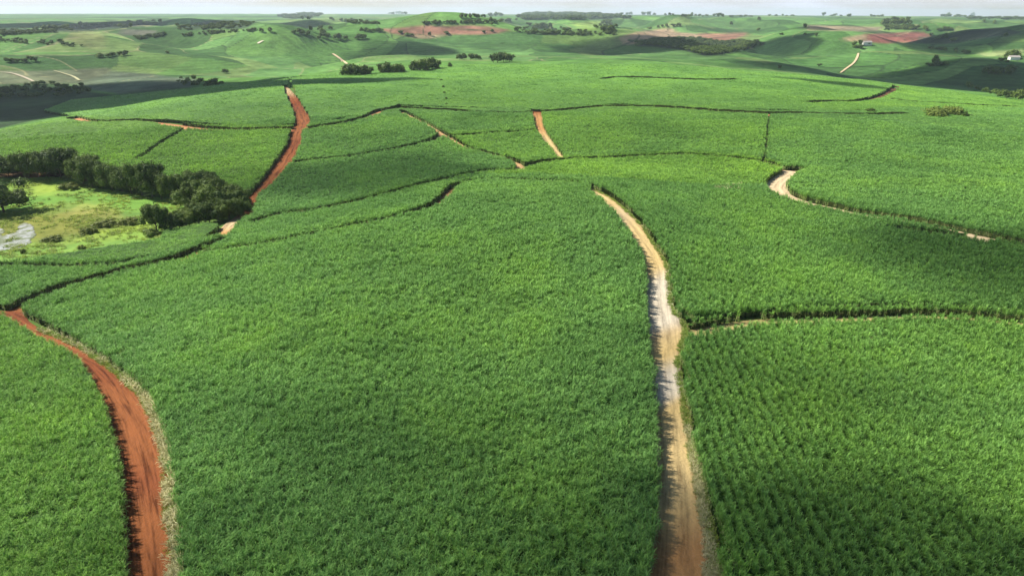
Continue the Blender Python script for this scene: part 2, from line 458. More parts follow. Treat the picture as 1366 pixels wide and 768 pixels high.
road_polys, road_edges, road_geo = [], [], {}
for k, r in ROADS.items():
    rows = np.array([(xl, y, xr, *c) for (y, xl, xr, c) in r['rows']], float)
    s = spline(rows, 4)
    Lp = cast(s[:, 0], s[:, 1], r['ol']); Rp = cast(s[:, 2], s[:, 1], r['or_'])
    road_geo[k] = (Lp, Rp, s[:, 3:6])
    road_polys.append(np.vstack([Lp[:, :2], Rp[::-1, :2]]))
    road_edges += [Lp, Rp]
gap_geo = {}
for k, g in GAPS.items():
    s = spline(g['pts'], 5)
    P = cast(s[:, 0], s[:, 1], 1.4)
    # the dark line is the far block's wall: the cleared strip lies on the near side of it
    tng = np.gradient(P[:, :2], axis=0); tng /= np.linalg.norm(tng, axis=1)[:, None] + 1e-9
    nrm = np.stack([-tng[:, 1], tng[:, 0]], 1)
    tocam = -P[:, :2] / np.linalg.norm(P[:, :2], axis=1)[:, None]
    sg = (nrm * tocam).sum(1)[:, None]
    P[:, :2] += nrm * sg * ((s[:, 2:3] if s.shape[1] > 2 else g['w']) * .5)
    P[:, 2] = Z(P[:, 0], P[:, 1])
    hw = (s[:, 2] if s.shape[1] > 2 else np.full(len(s), g['w'])) * .5
    if g.get('dash'): hw = hw * (np.sin(np.arange(len(s)) * 1.9) > 0)
    gap_geo[k] = (P, hw)


def cleared(x, y, grow=0.0):
    res = np.zeros(np.shape(x), bool)
    for p in road_polys: res |= inpoly(x, y, p)
    if grow > 0:
        for e in road_edges: res |= near_line(x, y, e, grow)
    for P, hw in gap_geo.values(): res |= near_line(x, y, P, hw, grow)
    return res


# ------------------------------------------------------------------ cane blocks (outlines on the photo, followed on the ground)
BLOCKS = [
    ('left_front', .46, 95, 'bright green cane block in the lower left corner beside the red road', [(-1500, 445), (-200, 436), (0, 425), (45, 450), (72, 466), (104, 482), (130, 515), (150, 560), (165, 630), (172, 700), (172, 1500), (-1500, 1500)]),
    ('centre', .10, -55, 'huge central cane block between the red road and the tan road', [(0, 412), (44, 396), (88, 380), (167, 359), (234, 343), (271, 337), (349, 326), (444, 307), (522, 291), (569, 277), (592, 265), (605, 250), (640, 240), (700, 238), (771, 241), (800, 255), (838, 302), (862, 350), (866, 400), (872, 492), (880, 562), (880, 700), (872, 1500), (160, 1500), (200, 700), (200, 580), (170, 510), (128, 476), (80, 445), (40, 425)]),
    ('right_front', .30, -3, 'large cane block in the lower right with faint planting rows', [(900, 440), (960, 432), (1081, 420), (1224, 416), (1366, 426), (1700, 450), (2600, 480), (2600, 1500), (960, 1500), (940, 720), (912, 560), (903, 480)]),
    ('right_mid', .12, 8, 'cane block right of the tan road, above the straw edged path', [(771, 241), (870, 249), (960, 256), (1040, 252), (1081, 266), (1141, 279), (1250, 297), (1366, 321), (2600, 560), (2600, 478), (1700, 448), (1366, 422), (1224, 412), (1081, 416), (960, 427), (890, 433), (890, 380), (870, 326), (840, 281), (805, 258)]),
    ('patchy_slope', .75, 60, 'patchy yellowish cane on the slope behind the central crest', [(640, 240), (690, 228), (745, 215), (800, 212), (862, 209), (914, 207), (966, 211), (1018, 217), (1044, 224), (1032, 242), (1040, 252), (960, 256), (870, 249), (771, 241), (700, 238)]),
    ('shoulder_strip', .10, 35, 'curved cane strip below the long dark path, above the central block', [(284, 324), (310, 312), (326, 296), (374, 286), (465, 272), (582, 243), (652, 229), (690, 228), (640, 240), (605, 250), (592, 265), (569, 277), (522, 291), (444, 307), (349, 326), (240, 346), (234, 343)]),
    ('marsh_strip_upper', .30, 60, 'cane strip along the near side of the marsh meadow', [(-1500, 375), (-300, 352), (0, 341), (60, 332), (110, 326), (160, 318), (230, 311), (275, 303), (292, 306), (288, 320), (234, 341), (167, 352), (0, 354), (-1500, 380)]),
    ('marsh_strip_lower', .22, 60, 'dark lower cane strip left of the central block, above the red road junction', [(-1500, 380), (0, 354), (167, 350), (167, 357), (88, 380), (44, 396), (0, 412), (-200, 430), (-1500, 445)]),
    ('terrace_lower', .0, 20, 'deep green cane terrace right of the upper red road', [(398, 213), (470, 208), (548, 194), (587, 180), (626, 199), (689, 217), (696, 226), (652, 229), (582, 243), (465, 272), (340, 293), (338, 270), (360, 250), (385, 219)]),
    ('terrace_upper', .12, 20, 'cane terrace beside the red road junction, above the dark curved edge', [(404, 170), (457, 164), (509, 147), (538, 146), (589, 177), (548, 194), (470, 208), (395, 214), (400, 185)]),
    ('wedge', .15, 40, 'wedge of cane between the ridge path and the slanting pale track', [(536, 145), (600, 147), (716, 150), (718, 173), (603, 181), (589, 177)]),
    ('triangle', .45, 40, 'small triangular cane block left of the short tan track', [(589, 177), (603, 181), (718, 173), (730, 190), (749, 215), (701, 222), (689, 217), (626, 199)]),
    ('mid_slope', .36, 80, 'broad cane slope right of the short tan track', [(716, 150), (784, 144), (888, 143), (1026, 151), (1020, 216), (966, 211), (914, 207), (800, 212), (749, 215), (730, 190), (718, 173)]),
    ('right_slope', .10, 70, 'wide cane slope inside the hooked pale road on the right', [(1026, 151), (1146, 152), (1200, 147), (1366, 148), (2600, 160), (2600, 560), (1366, 321), (1250, 297), (1141, 279), (1081, 266), (1040, 252), (1032, 242), (1044, 224), (1020, 216)]),
    ('hedge_slope', .62, 30, 'bright cane slope rising behind the hedgerow', [(-1500, 180), (0, 178), (97, 158), (187, 162), (273, 171), (392, 172), (385, 196), (368, 219), (345, 250), (334, 264), (318, 262), (270, 250), (190, 252), (100, 240), (0, 236), (-1500, 236)]),
    ('crest_left', .18, 30, 'cane field on the left ridge crest left of the red road', [(94, 157), (60, 150), (200, 95), (383, 80), (386, 121), (392, 146), (396, 170), (323, 172), (229, 164), (138, 162)]),
    ('crest_mid', .08, 60, 'cane field on the ridge crest behind the dark ridge path', [(383, 80), (588, 70), (590, 109), (597, 146), (533, 143), (486, 156), (404, 171), (400, 150)]),
    ('crest_right', .20, 60, 'broad ridge field below the three dark tree clumps', [(588, 70), (1010, 70), (1198, 108), (1198, 116), (1167, 131), (1078, 136), (1100, 152), (966, 148), (821, 142), (716, 150), (597, 146), (590, 109)]),
    ('hollow_field', .5, 60, 'pale green field at the right below the shaded valley', [(1078, 136), (1167, 131), (1198, 116), (1198, 100), (1366, 120), (2600, 120), (2600, 160), (1366, 148), (1200, 150), (1100, 152)]),
]


def block_of(x, y):
    z = Z(x, y)
    px, py = project(x, y, z)
    bid = np.full(np.shape(x), -1)
    D = np.hypot(x, y)
    for i, b in enumerate(BLOCKS):
        bid[(bid < 0) & inpoly(px, py, b[4])] = i
    bid[D > 760] = -1
    return bid


WOOD_PX = [(-600, 229), (0, 229), (60, 230), (100, 234), (150, 245), (195, 250), (235, 256), (262, 252), (300, 258), (322, 266), (334, 272), (333, 285), (322, 292), (300, 299), (262, 306), (205, 316), (196, 306), (205, 296), (240, 282), (240, 272), (200, 266), (150, 258), (105, 249), (60, 239), (0, 240), (-600, 240)]
MARSH_PX = [(-600, 238), (0, 239), (90, 236), (110, 247), (160, 257), (245, 270), (250, 282), (224, 299), (216, 323), (160, 333), (110, 341), (60, 348), (0, 357), (-600, 376)]
POND_PX = [(-200, 300), (-40, 302), (0, 308), (14, 313), (28, 304), (40, 297), (52, 300), (54, 312), (44, 322), (30, 330), (8, 336), (-40, 340), (-200, 346)]


def to_ground(poly, step=6):
    s = spline(list(poly) + [poly[0]], step)
    return cast(s[:, 0], s[:, 1])


MARSH_W = to_ground(MARSH_PX, 10); WOOD_W = to_ground(WOOD_PX, 10)
def softpoly(x, y, poly, j=0.0, seed=1, s=25.0):
    if j: x = x + j * vnoise(x, y, s, seed); y = y + j * vnoise(x, y, s, seed + 1)
    return inpoly(x, y, poly)


# ------------------------------------------------------------------ the ground sheet
az = np.concatenate([np.linspace(-math.pi, -.86, 60, endpoint=False), np.arange(-.86, .86, .0017), np.linspace(.86, math.pi, 60)])
ld = np.concatenate([np.linspace(0, math.log(30), 14, endpoint=False), np.arange(math.log(30), math.log(300), .012), np.arange(math.log(300), math.log(15000), .0045)])
AA, LL = np.meshgrid(az, ld)
DD = np.exp(LL); GX = DD * np.sin(AA); GY = DD * np.cos(AA); GZ = Z(GX, GY)
gx, gy, gz, gd = GX.ravel(), GY.ravel(), GZ.ravel(), DD.ravel()
ppx, ppy = project(gx, gy, gz)
front = np.abs(AA.ravel()) < 1.3
cover = np.zeros((len(gx), 3))
# patchwork of far fields: nearest of scattered seeds decides a field's green
ns = 900
sd = np.exp(_r2.uniform(math.log(620), math.log(14000), ns)); sa = _r2.uniform(-.95, .95, ns)
sx, sy = sd * np.sin(sa), sd * np.cos(sa)
GREENS = 1.12 * np.array([(.075, .165, .040), (.095, .195, .048), (.060, .135, .036), (.085, .175, .050), (.105, .185, .050), (.050, .110, .032), (.125, .195, .060)])
sc = GREENS[_r2.integers(0, len(GREENS), ns)] * _r2.uniform(.78, 1.16, (ns, 1))
sec = np.full(len(gx), 1e18); best = np.full(len(gx), 1e18); cid = np.zeros(len(gx), int); cid2 = np.zeros(len(gx), int)
wx = gx + 70 * vnoise(gx, gy, 150, 3); wy = gy + 70 * vnoise(gx, gy, 150, 4)
lsx, lsy = sa * 1.0, np.log(sd)
wa = np.arctan2(wx, wy); wl = np.log(np.hypot(wx, wy) + 1e-6)
for i in range(ns):
    d2 = (wa - lsx[i]) ** 2 * 2.2 + (wl - lsy[i]) ** 2
    m = d2 < best
    cid2 = np.where(m, cid, np.where(d2 < sec, i, cid2)); sec = np.where(m, best, np.minimum(sec, d2))
    best[m] = d2[m]; cid[m] = i
cover[:] = sc[cid]
cover[gd < 700] = (.10, .060, .030)           # soil and litter under the crop
nb_ = np.nonzero((gd < 700) & front)[0]
bare = block_of(gx[nb_], gy[nb_]) < 0
cover[nb_[bare]] = (.085, .150, .032)
fade = (gd >= 560) & (gd < 900)
cover[fade] = np.array((.095, .205, .042))
LAND = [   # bare soil, woods, rough grazing on the far hills, and one painted cloud shade
    ((.24, .125, .088), [(505, 38), (560, 35), (645, 34), (682, 41), (660, 45), (600, 46.5), (560, 50), (520, 45)]),
    ((.30, .235, .14), [(545, 46), (600, 47), (575, 51), (548, 50)]),
    ((.33, .235, .155), [(826, 51), (850, 43), (880, 39), (896, 38), (902, 43), (935, 46), (930, 52), (890, 52), (850, 57), (830, 60)]),
    ((.27, .15, .10), [(930, 45), (998, 44), (990, 50), (960, 58), (930, 53)]),
    ((.022, .034, .022), [(846, 57), (890, 52), (930, 53), (960, 58), (985, 55), (1014, 57), (1002, 65), (965, 73), (940, 75), (900, 65), (850, 61)]),
    ((.21, .085, .068), [(1150, 46), (1195, 44), (1228, 42), (1244, 47), (1226, 56), (1180, 58), (1150, 56)]),
    ((.32, .24, .15), [(1124, 51), (1152, 46), (1158, 55), (1130, 55)]),
    ((.055, .070, .045), [(1222, 58), (1226, 48), (1250, 50), (1290, 41), (1330, 37), (1364, 44), (1340, 48), (1300, 53), (1262, 59)]),
    ((.105, .125, .070), [(-200, 92), (40, 95), (110, 92), (146, 91), (152, 104), (118, 113), (60, 113), (-200, 116)]),
    ((.20, .24, .09), [(85, 52), (100, 38), (138, 44), (140, 66), (118, 66)]),
    ((.11, .115, .085), [(155, 47), (165, 38), (210, 42), (200, 48)]),
    ((.09, .12, .075), [(100, 116), (150, 96), (200, 98), (270, 107), (255, 118), (160, 126)]),
    ((.032, .062, .024), [(-300, 118), (60, 113), (150, 127), (240, 119), (290, 122), (200, 134), (100, 148), (0, 172), (-300, 200)]),  # cloud shadow over the left valley, painted dark into the ground cover
    ((.21, .17, .11), [(1070, 33), (1120, 35), (1180, 36), (1170, 42), (1080, 40)]),
    ((.045, .075, .04), [(230, 36), (300, 25), (345, 30), (330, 39), (250, 40)]),
    ((.045, .07, .04), [(-100, 40), (60, 38), (170, 30), (230, 33), (100, 43), (-100, 44)]),
    ((.20, .30, .07), [(760, 31), (800, 28), (810, 34), (775, 40)]),
    ((.20, .25, .10), [(1300, 71), (1366, 66), (1366, 74), (1310, 76)]),
    ((.26, .26, .13), [(1200, 134), (1366, 140), (1500, 142), (1500, 152), (1366, 152), (1240, 150)]),
]
jx = ppx + 5 * vnoise(gx, gy, 70, 8) * np.clip(900 / gd, .15, 1); jy = ppy + 1.6 * vnoise(gx, gy, 60, 9) * np.clip(900 / gd, .2, 1)
farsel = front & (gd > 560)
fs = np.nonzero(farsel)[0]
_r4 = np.random.default_rng(77)
JIT = _r4.normal(0, 1, (12, 2))
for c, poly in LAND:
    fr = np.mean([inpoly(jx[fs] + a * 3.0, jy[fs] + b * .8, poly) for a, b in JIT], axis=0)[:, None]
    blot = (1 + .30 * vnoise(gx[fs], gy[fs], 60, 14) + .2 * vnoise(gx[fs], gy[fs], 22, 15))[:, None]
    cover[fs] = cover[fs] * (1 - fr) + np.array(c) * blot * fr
sepd = np.sqrt((lsx[cid] - lsx[cid2]) ** 2 * 2.2 + (lsy[cid] - lsy[cid2]) ** 2) + 1e-4
edge_m = (sec - best) / (2 * sepd) * gd            # metres from a field boundary, roughly
kind = (vnoise(gx, gy, 330, 18) > .05)
wl_ = np.clip(1 - edge_m / (1.2 + .0014 * gd), 0, 1)[:, None] * (gd > 900)[:, None] * (vnoise(gx, gy, 130, 19) > -.25)[:, None]
cover = cover * (1 - wl_) + np.where(kind[:, None], np.array((.030, .055, .022)), np.array((.26, .25, .13))) * wl_
# contour rows in the crop and rough grazing blotches
tex = 1 + .15 * vnoise(gx, gy, 45, 12) + .12 * vnoise(gx, gy, 140, 13) + .16 * vnoise(gx, gy, 17, 16) + .10 * np.sin(GZ.ravel() * 2.2 + 2 * vnoise(gx, gy, 90, 17))
cover *= np.where(gd > 560, tex, 1)[:, None]
nr, nc = AA.shape
ii = np.arange(nr * nc).reshape(nr, nc)
Q = np.stack([ii[:-1, :-1], ii[:-1, 1:], ii[1:, 1:], ii[1:, :-1]], -1).reshape(-1, 4)[:, ::-1]
me = mesh_np('ground', np.stack([gx, gy, gz], 1), Q, mats=[M_GROUND], smooth=True)
attr(me, 'cover', 'FLOAT_COLOR', np.hstack([cover, np.ones((len(gx), 1))]))
tag(link('ground', me), 'rolling green farmland reaching to the horizon', 'ground', kind='structure')


# ------------------------------------------------------------------ ribbons for roads and paths
def ribbon(name, Lp, Rp, cols, label, kind='structure', extra=.6, lift=.05, nx=9, cat='road'):
    n = len(Lp)
    dv = Rp[:, :2] - Lp[:, :2]; dv /= np.linalg.norm(dv, axis=1)[:, None] + 1e-9
    A = Lp[:, :2] - dv * extra; B = Rp[:, :2] + dv * extra
    t = np.linspace(0, 1, nx)
    XY = A[:, None] * (1 - t)[None, :, None] + B[:, None] * t[None, :, None]
    X, Y = XY[..., 0].ravel(), XY[..., 1].ravel()
    D = np.hypot(X, Y)
    V = np.stack([X, Y, Z(X, Y) + lift + .0006 * D], 1)
    ii = np.arange(n * nx).reshape(n, nx)
    Q = np.stack([ii[:-1, :-1], ii[:-1, 1:], ii[1:, 1:], ii[1:, :-1]], -1).reshape(-1, 4)
    # make faces point up
    a, b, c = V[Q[0, 0]], V[Q[0, 1]], V[Q[0, 2]]
    if np.cross(b - a, c - a)[2] < 0: Q = Q[:, ::-1]
    me = mesh_np(name, V, Q, mats=[M_ROAD], smooth=True)
    attr(me, 'across', 'FLOAT', np.tile(t, n))
    attr(me, 'rut', 'FLOAT', np.full(n * nx, 2.3 if np.mean(cols[:, 1]) < .15 else .9))
    M = (Lp + Rp) * .5; al = np.concatenate([[0], np.cumsum(np.linalg.norm(np.diff(M[:, :2], axis=0), axis=1))])
    wd = np.linalg.norm(Rp[:, :2] - Lp[:, :2], axis=1)
    attr(me, 'track', 'FLOAT_VECTOR', np.stack([(t[None, :] * wd[:, None]).ravel(), np.repeat(al, nx) * .07, np.zeros(n * nx)], 1))
    cc = np.repeat(np.clip(cols, 0, 1), nx, axis=0)
    attr(me, 'soil', 'FLOAT_COLOR', np.hstack([cc, np.ones((n * nx, 1))]))
    return tag(link(name, me), label, cat, kind=kind)


for k, (Lp, Rp, c) in road_geo.items():
    ribbon('dirt_road', Lp, Rp, c, ROADS[k]['label'])
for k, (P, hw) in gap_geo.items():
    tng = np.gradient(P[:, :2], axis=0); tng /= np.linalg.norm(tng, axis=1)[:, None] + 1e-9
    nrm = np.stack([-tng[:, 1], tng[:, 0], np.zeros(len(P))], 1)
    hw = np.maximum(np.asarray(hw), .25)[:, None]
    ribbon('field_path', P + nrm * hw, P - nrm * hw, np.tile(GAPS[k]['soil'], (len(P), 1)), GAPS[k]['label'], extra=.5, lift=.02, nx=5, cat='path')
FAR_TRACKS = [
    ('pale dirt track above the leftmost dark tree clump', (.60, .46, .28), [(444, 72.5, 3), (448, 75, 3.4), (455, 80, 3.4), (463, 86, 3.5)]),
    ('pale bend of a dirt track on the left hills', (.62, .56, .40), [(344, 59, 3), (347, 57, 4), (351, 55, 3)]),
    ('pale dirt track climbing between the right hand hills', (.52, .40, .24), [(1121, 98, 2.5), (1129, 92, 3), (1136, 87, 3), (1140, 83, 2.6), (1143, 78, 3), (1145, 72, 2.4)]),
    ('pale worn track across the rough land at the far left', (.46, .40, .28), [(-20, 96, 4), (12, 98, 5), (30, 103, 5), (46, 110, 4)]),
    ('pale worn track beside the grey bare patch at the far left', (.44, .42, .24), [(72, 95, 2), (86, 99, 3), (98, 103, 4), (106, 108, 4)]),
]
for lab, c, pts in FAR_TRACKS:
    s = spline(pts, 1.5)
    Lp = cast(s[:, 0] - s[:, 2] * .5, s[:, 1]); Rp = cast(s[:, 0] + s[:, 2] * .5, s[:, 1])
    ribbon('farm_track', Lp, Rp, np.tile(c, (len(s), 1)), lab, extra=.2, lift=.25, nx=4, cat='track')

# marsh meadow and pond
def patch_mesh(name, poly_w, mat, lift, step, colour):
    x0, y0 = poly_w[:, :2].min(0); x1, y1 = poly_w[:, :2].max(0)
    xs = np.arange(x0, x1 + step, step); ys = np.arange(y0, y1 + step, step)
    X, Y = np.meshgrid(xs, ys); nr, nc = X.shape
    cx = (X[:-1, :-1] + step / 2).ravel(); cy = (Y[:-1, :-1] + step / 2).ravel()
    keep = softpoly(cx, cy, poly_w[:, :2], 3.4 if name == 'pond' else 1.2, 31, 7)
    ii = np.arange(nr * nc).reshape(nr, nc)
    Q = np.stack([ii[:-1, :-1], ii[:-1, 1:], ii[1:, 1:], ii[1:, :-1]], -1).reshape(-1, 4)[keep]
    u, inv = np.unique(Q, return_inverse=True)
    x, y = X.ravel()[u], Y.ravel()[u]
    V = np.stack([x, y, lift(x, y)], 1)
    me = mesh_np(name, V, inv.reshape(-1, 4), mats=[mat], smooth=True)
    if colour is not None: attr(me, 'cover', 'FLOAT_COLOR', np.hstack([1.18 * colour(x, y), np.ones((len(x), 1))]))
    return me


def marsh_colour(x, y):
    px, py = project(x, y, Z(x, y))
    px = px + 9 * vnoise(x, y, 9, 21); py = py + 3.5 * vnoise(x, y, 8, 22)
    c = np.tile((.150, .255, .050), (len(x), 1))
    for col, poly in (((.125, .245, .042), [(-300, 262), (0, 262), (60, 258), (170, 258), (240, 268), (240, 285), (160, 282), (90, 270), (30, 285), (-300, 300)]),
                      ((.21, .29, .045), [(20, 244), (80, 240), (100, 250), (60, 262), (25, 258)]),
                      ((.155, .165, .035), [(-300, 290), (40, 285), (80, 277), (130, 275), (170, 286), (160, 300), (130, 316), (60, 325), (30, 320), (-300, 320)]),
                      ((.30, .28, .09), [(95, 283), (110, 277), (145, 276), (150, 284), (130, 290)]),
                      ((.07, .105, .028), [(112, 300), (125, 292), (170, 288), (210, 284), (200, 294), (160, 300), (120, 312)]),
                      ((.26, .34, .045), [(108, 322), (130, 312), (170, 300), (205, 296), (200, 306), (150, 316)])):
        fr = np.mean([inpoly(px + a * 10, py + b * 4, poly) for a, b in JIT], axis=0)[:, None]
        c = c * (1 - fr) + np.array(col) * fr
    return c


tag(link('meadow', patch_mesh('meadow', MARSH_W, M_MEADOW, lambda x, y: Z(x, y) + .25, .8, marsh_colour)), 'bright yellow green marsh meadow enclosed by the hedgerow', 'meadow', kind='structure')


def water_material():
    m, nt, nodes, links = mat_new('pond_water')
    pos = N(nodes, 'ShaderNodeNewGeometry').outputs['Position']
    n = noise(nodes, links, pos, .5, 4, .6)
    c = ramp(nodes, links, n, [(.36, (.15, .18, .06)), (.50, (.27, .28, .20)), (.62, (.42, .43, .41))])
    r = finish(m, nodes, links, c, rough=.30, spec=.5, bump=n, bstr=.05, bdist=.05)
    return r


POND_W = to_ground(POND_PX, 8)
pz = float(np.mean(POND_W[:, 2])) 
tag(link('pond', patch_mesh('pond', POND_W, water_material(), lambda x, y: np.maximum(Z(x, y) + .34, pz), .6, None)), 'pale shallow pond at the left edge of the marsh', 'pond', kind='structure')


# ------------------------------------------------------------------ plant prototypes (never linked to the scene: they feed the crop)
class Blades:
    def __init__(s): s.V = []; s.Q = []; s.tone = []; s.dry = []; s.n = 0

    def blade(s, base, a, L, th0, th1, w, tone, dry=0.0, seg=4):
        p = np.array(base, float); side = np.array([-math.sin(a), math.cos(a), 0])
        pts = [p.copy()]
        for i in range(seg):
            th = th0 + (th1 - th0) * (i / (seg - 1)) ** 1.2
            p = p + L / seg * np.array([math.sin(th) * math.cos(a), math.sin(th) * math.sin(a), math.cos(th)])
            pts.append(p.copy())
        for i, q in enumerate(pts):
            ww = w * (.55, 1, .95, .65, .12)[min(4, round(i * 4 / seg))] * .5
            s.V += [q - side * ww, q + side * ww]
            s.tone += [tone] * 2; s.dry += [dry] * 2
        for i in range(seg):
            b = s.n + i * 2
            s.Q.append((b, b + 1, b + 3, b + 2))
        s.n += 2 * (seg + 1)

    def mesh(s, name, mat):
        me = mesh_np(name, s.V, s.Q, mats=[mat], smooth=True)
        attr(me, 'tone', 'FLOAT', s.tone); attr(me, 'dry', 'FLOAT', s.dry)
        return me


def protos(name, builder, n):
    c = bpy.data.collections.new(name)
    for i in range(n):
        me = builder(i)
        c.objects.link(bpy.data.objects.new('%s_%02d' % (name, i), me))
    return c


def cane_plant(i):
    b = Blades(); r = random.Random(100 + i)
    edge = i >= 8
    for k in range(6):
        x, y = r.uniform(-.36, .36), r.uniform(-.36, .36)
        top = r.uniform(1.40, 2.15)
        if edge:   # stalk reaching the ground with dry leaves low down
            b.blade((x, y, 0), r.uniform(0, 6.28), top, .04, .12, .09, r.uniform(0, .5), r.uniform(.1, .45))
            for _ in range(3):
                b.blade((x, y, r.uniform(.3, 1.1)), r.uniform(0, 6.28), r.uniform(.7, 1.1), .5, 2.6, .07, r.uniform(.2, 1), r.uniform(.2, .9))
        t0 = r.uniform(0, 1)
        for q in range(7):
            b.blade((x, y, top - r.uniform(0, .5)), r.uniform(0, 6.28), r.uniform(.55, 1.05), r.uniform(.03, .38), r.uniform(.8, 2.0), r.uniform(.045, .075), min(1, max(0, t0 + r.uniform(-.35, .35))), 0.0 if r.random() > .006 else .6)
    return b.mesh('cane_plant', M_CANE)


def straw_tuft(i):
    b = Blades(); r = random.Random(500 + i)
    for k in range(13):
        b.blade((r.gauss(0, .25), r.gauss(0, .25), 0), r.uniform(0, 6.28), r.uniform(.7, 1.5), r.uniform(.1, .7), r.uniform(.9, 2.0), r.uniform(.06, .13), r.random(), 0.0, seg=3)
    return b.mesh('straw', M_STRAW)


def grass_tuft(mat):
    def f(i):
        b = Blades(); r = random.Random(300 + i)
        for k in range(22):
            b.blade((r.gauss(0, .22), r.gauss(0, .22), 0), r.uniform(0, 6.28), r.uniform(.4, .9), r.uniform(.05, .5), r.uniform(.7, 1.9), r.uniform(.04, .08), r.random(), 1.0 if r.random() < .15 else 0.0, seg=3)
        return b.mesh('tuft', mat)
    return f


C_CANE = protos('cane_plants', cane_plant, 12)
C_GRASS = protos('grass_tufts', grass_tuft(M_GRASS), 5)
C_STRAW = protos('straw_tufts', straw_tuft, 5)


def scatter_group(coll):
    ng = bpy.data.node_groups.new('scatter_' + coll.name, 'GeometryNodeTree')
    ng.interface.new_socket('Geometry', in_out='INPUT', socket_type='NodeSocketGeometry')
    ng.interface.new_socket('Geometry', in_out='OUTPUT', socket_type='NodeSocketGeometry')
    n, l = ng.nodes, ng.links
    gi = n.new('NodeGroupInput'); go = n.new('NodeGroupOutput')

    def na(nm, t):
        a = n.new('GeometryNodeInputNamedAttribute'); a.data_type = t; a.inputs['Name'].default_value = nm
        return a.outputs['Attribute']
    ci = n.new('GeometryNodeCollectionInfo'); ci.inputs['Collection'].default_value = coll
    ci.inputs['Separate Children'].default_value = True; ci.inputs['Reset Children'].default_value = True
    ip = n.new('GeometryNodeInstanceOnPoints')
    l.new(gi.outputs[0], ip.inputs['Points']); l.new(na('plant', 'BOOLEAN'), ip.inputs['Selection'])
    l.new(ci.outputs[0], ip.inputs['Instance']); ip.inputs['Pick Instance'].default_value = True
    l.new(na('iidx', 'INT'), ip.inputs['Instance Index']); l.new(na('irot', 'FLOAT_VECTOR'), ip.inputs['Rotation'])
    l.new(na('iscl', 'FLOAT_VECTOR'), ip.inputs['Scale'])
    j = n.new('GeometryNodeJoinGeometry')
    l.new(gi.outputs[0], j.inputs[0]); l.new(ip.outputs[0], j.inputs[0]); l.new(j.outputs[0], go.inputs[0])
    return ng


G_CANE, G_GRASS, G_STRAW = scatter_group(C_CANE), scatter_group(C_GRASS), scatter_group(C_STRAW)


def scatter_obj(name, SV, SQ, fmat, mats, far, tint_s, P, scl, idx, tint_p, ng, tilt=.08):
    ns_, np_ = len(SV), len(P)
    V = np.vstack([SV, P]) if ns_ else np.asarray(P)
    me = mesh_np(name, V, SQ if ns_ else None, mats=mats, fmat=fmat, smooth=False)
    sel = np.concatenate([np.zeros(ns_, bool), np.ones(np_, bool)])
    attr(me, 'plant', 'BOOLEAN', sel)
    attr(me, 'iidx', 'INT', np.concatenate([np.zeros(ns_, int), idx]))
    rot = np.zeros((ns_ + np_, 3)); rot[ns_:, 2] = rng.uniform(0, 6.283, np_); rot[ns_:, :2] = rng.normal(0, tilt, (np_, 2))
    attr(me, 'irot', 'FLOAT_VECTOR', rot)
    S = np.ones((ns_ + np_, 3)); S[ns_:] = scl
    attr(me, 'iscl', 'FLOAT_VECTOR', S)
    attr(me, 'tint', 'FLOAT', np.concatenate([np.full(ns_, tint_s), tint_p]))
    if ns_: attr(me, 'far', 'FLOAT', np.concatenate([far, np.zeros(np_)]))
    o = link(name, me)
    md = o.modifiers.new('scatter', 'NODES'); md.node_group = ng
    return o


# ------------------------------------------------------------------ the cane blocks
caz = np.arange(-.92, .92, .0028); cld = np.arange(math.log(30), math.log(770), .0032)
CA, CL = np.meshgrid(caz, cld); CD = np.exp(CL); CX = CD * np.sin(CA); CY = CD * np.cos(CA)
ca2 = (CA[:-1, :-1] + .0014).ravel(); cl2 = (CL[:-1, :-1] + .0016).ravel()
ccx = np.exp(cl2) * np.sin(ca2); ccy = np.exp(cl2) * np.cos(ca2)
cbid = block_of(ccx, ccy)
free = ~cleared(ccx, ccy, .55) & ~inpoly(ccx, ccy, WOOD_W[:, :2]) & ~inpoly(ccx, ccy, MARSH_W[:, :2])
cbid[~free] = -1
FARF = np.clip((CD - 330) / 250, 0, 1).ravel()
CZ0 = Z(CX, CY).ravel()
top = 1.30 + .40 * np.clip((CD.ravel() - 120) / 120, 0, 1) + .30 * FARF + .22 * vnoise(CX.ravel(), CY.ravel(), 2.2, 41) + .2 * vnoise(CX.ravel(), CY.ravel(), 9, 42)
nr, nc = CX.shape
ii = np.arange(nr * nc).reshape(nr, nc)
QC = np.stack([ii[:-1, :-1], ii[:-1, 1:], ii[1:, 1:], ii[1:, :-1]], -1).reshape(-1, 4)
grid_b = cbid.reshape(nr - 1, nc - 1)
ZONES = [(38, 120, .62, 1.0), (120, 230, .72, 1.1), (230, 400, .98, 1.35), (400, 760, 1.8, 2.1)]
GROW = {38: .30, 120: .35, 230: .35, 400: .8}
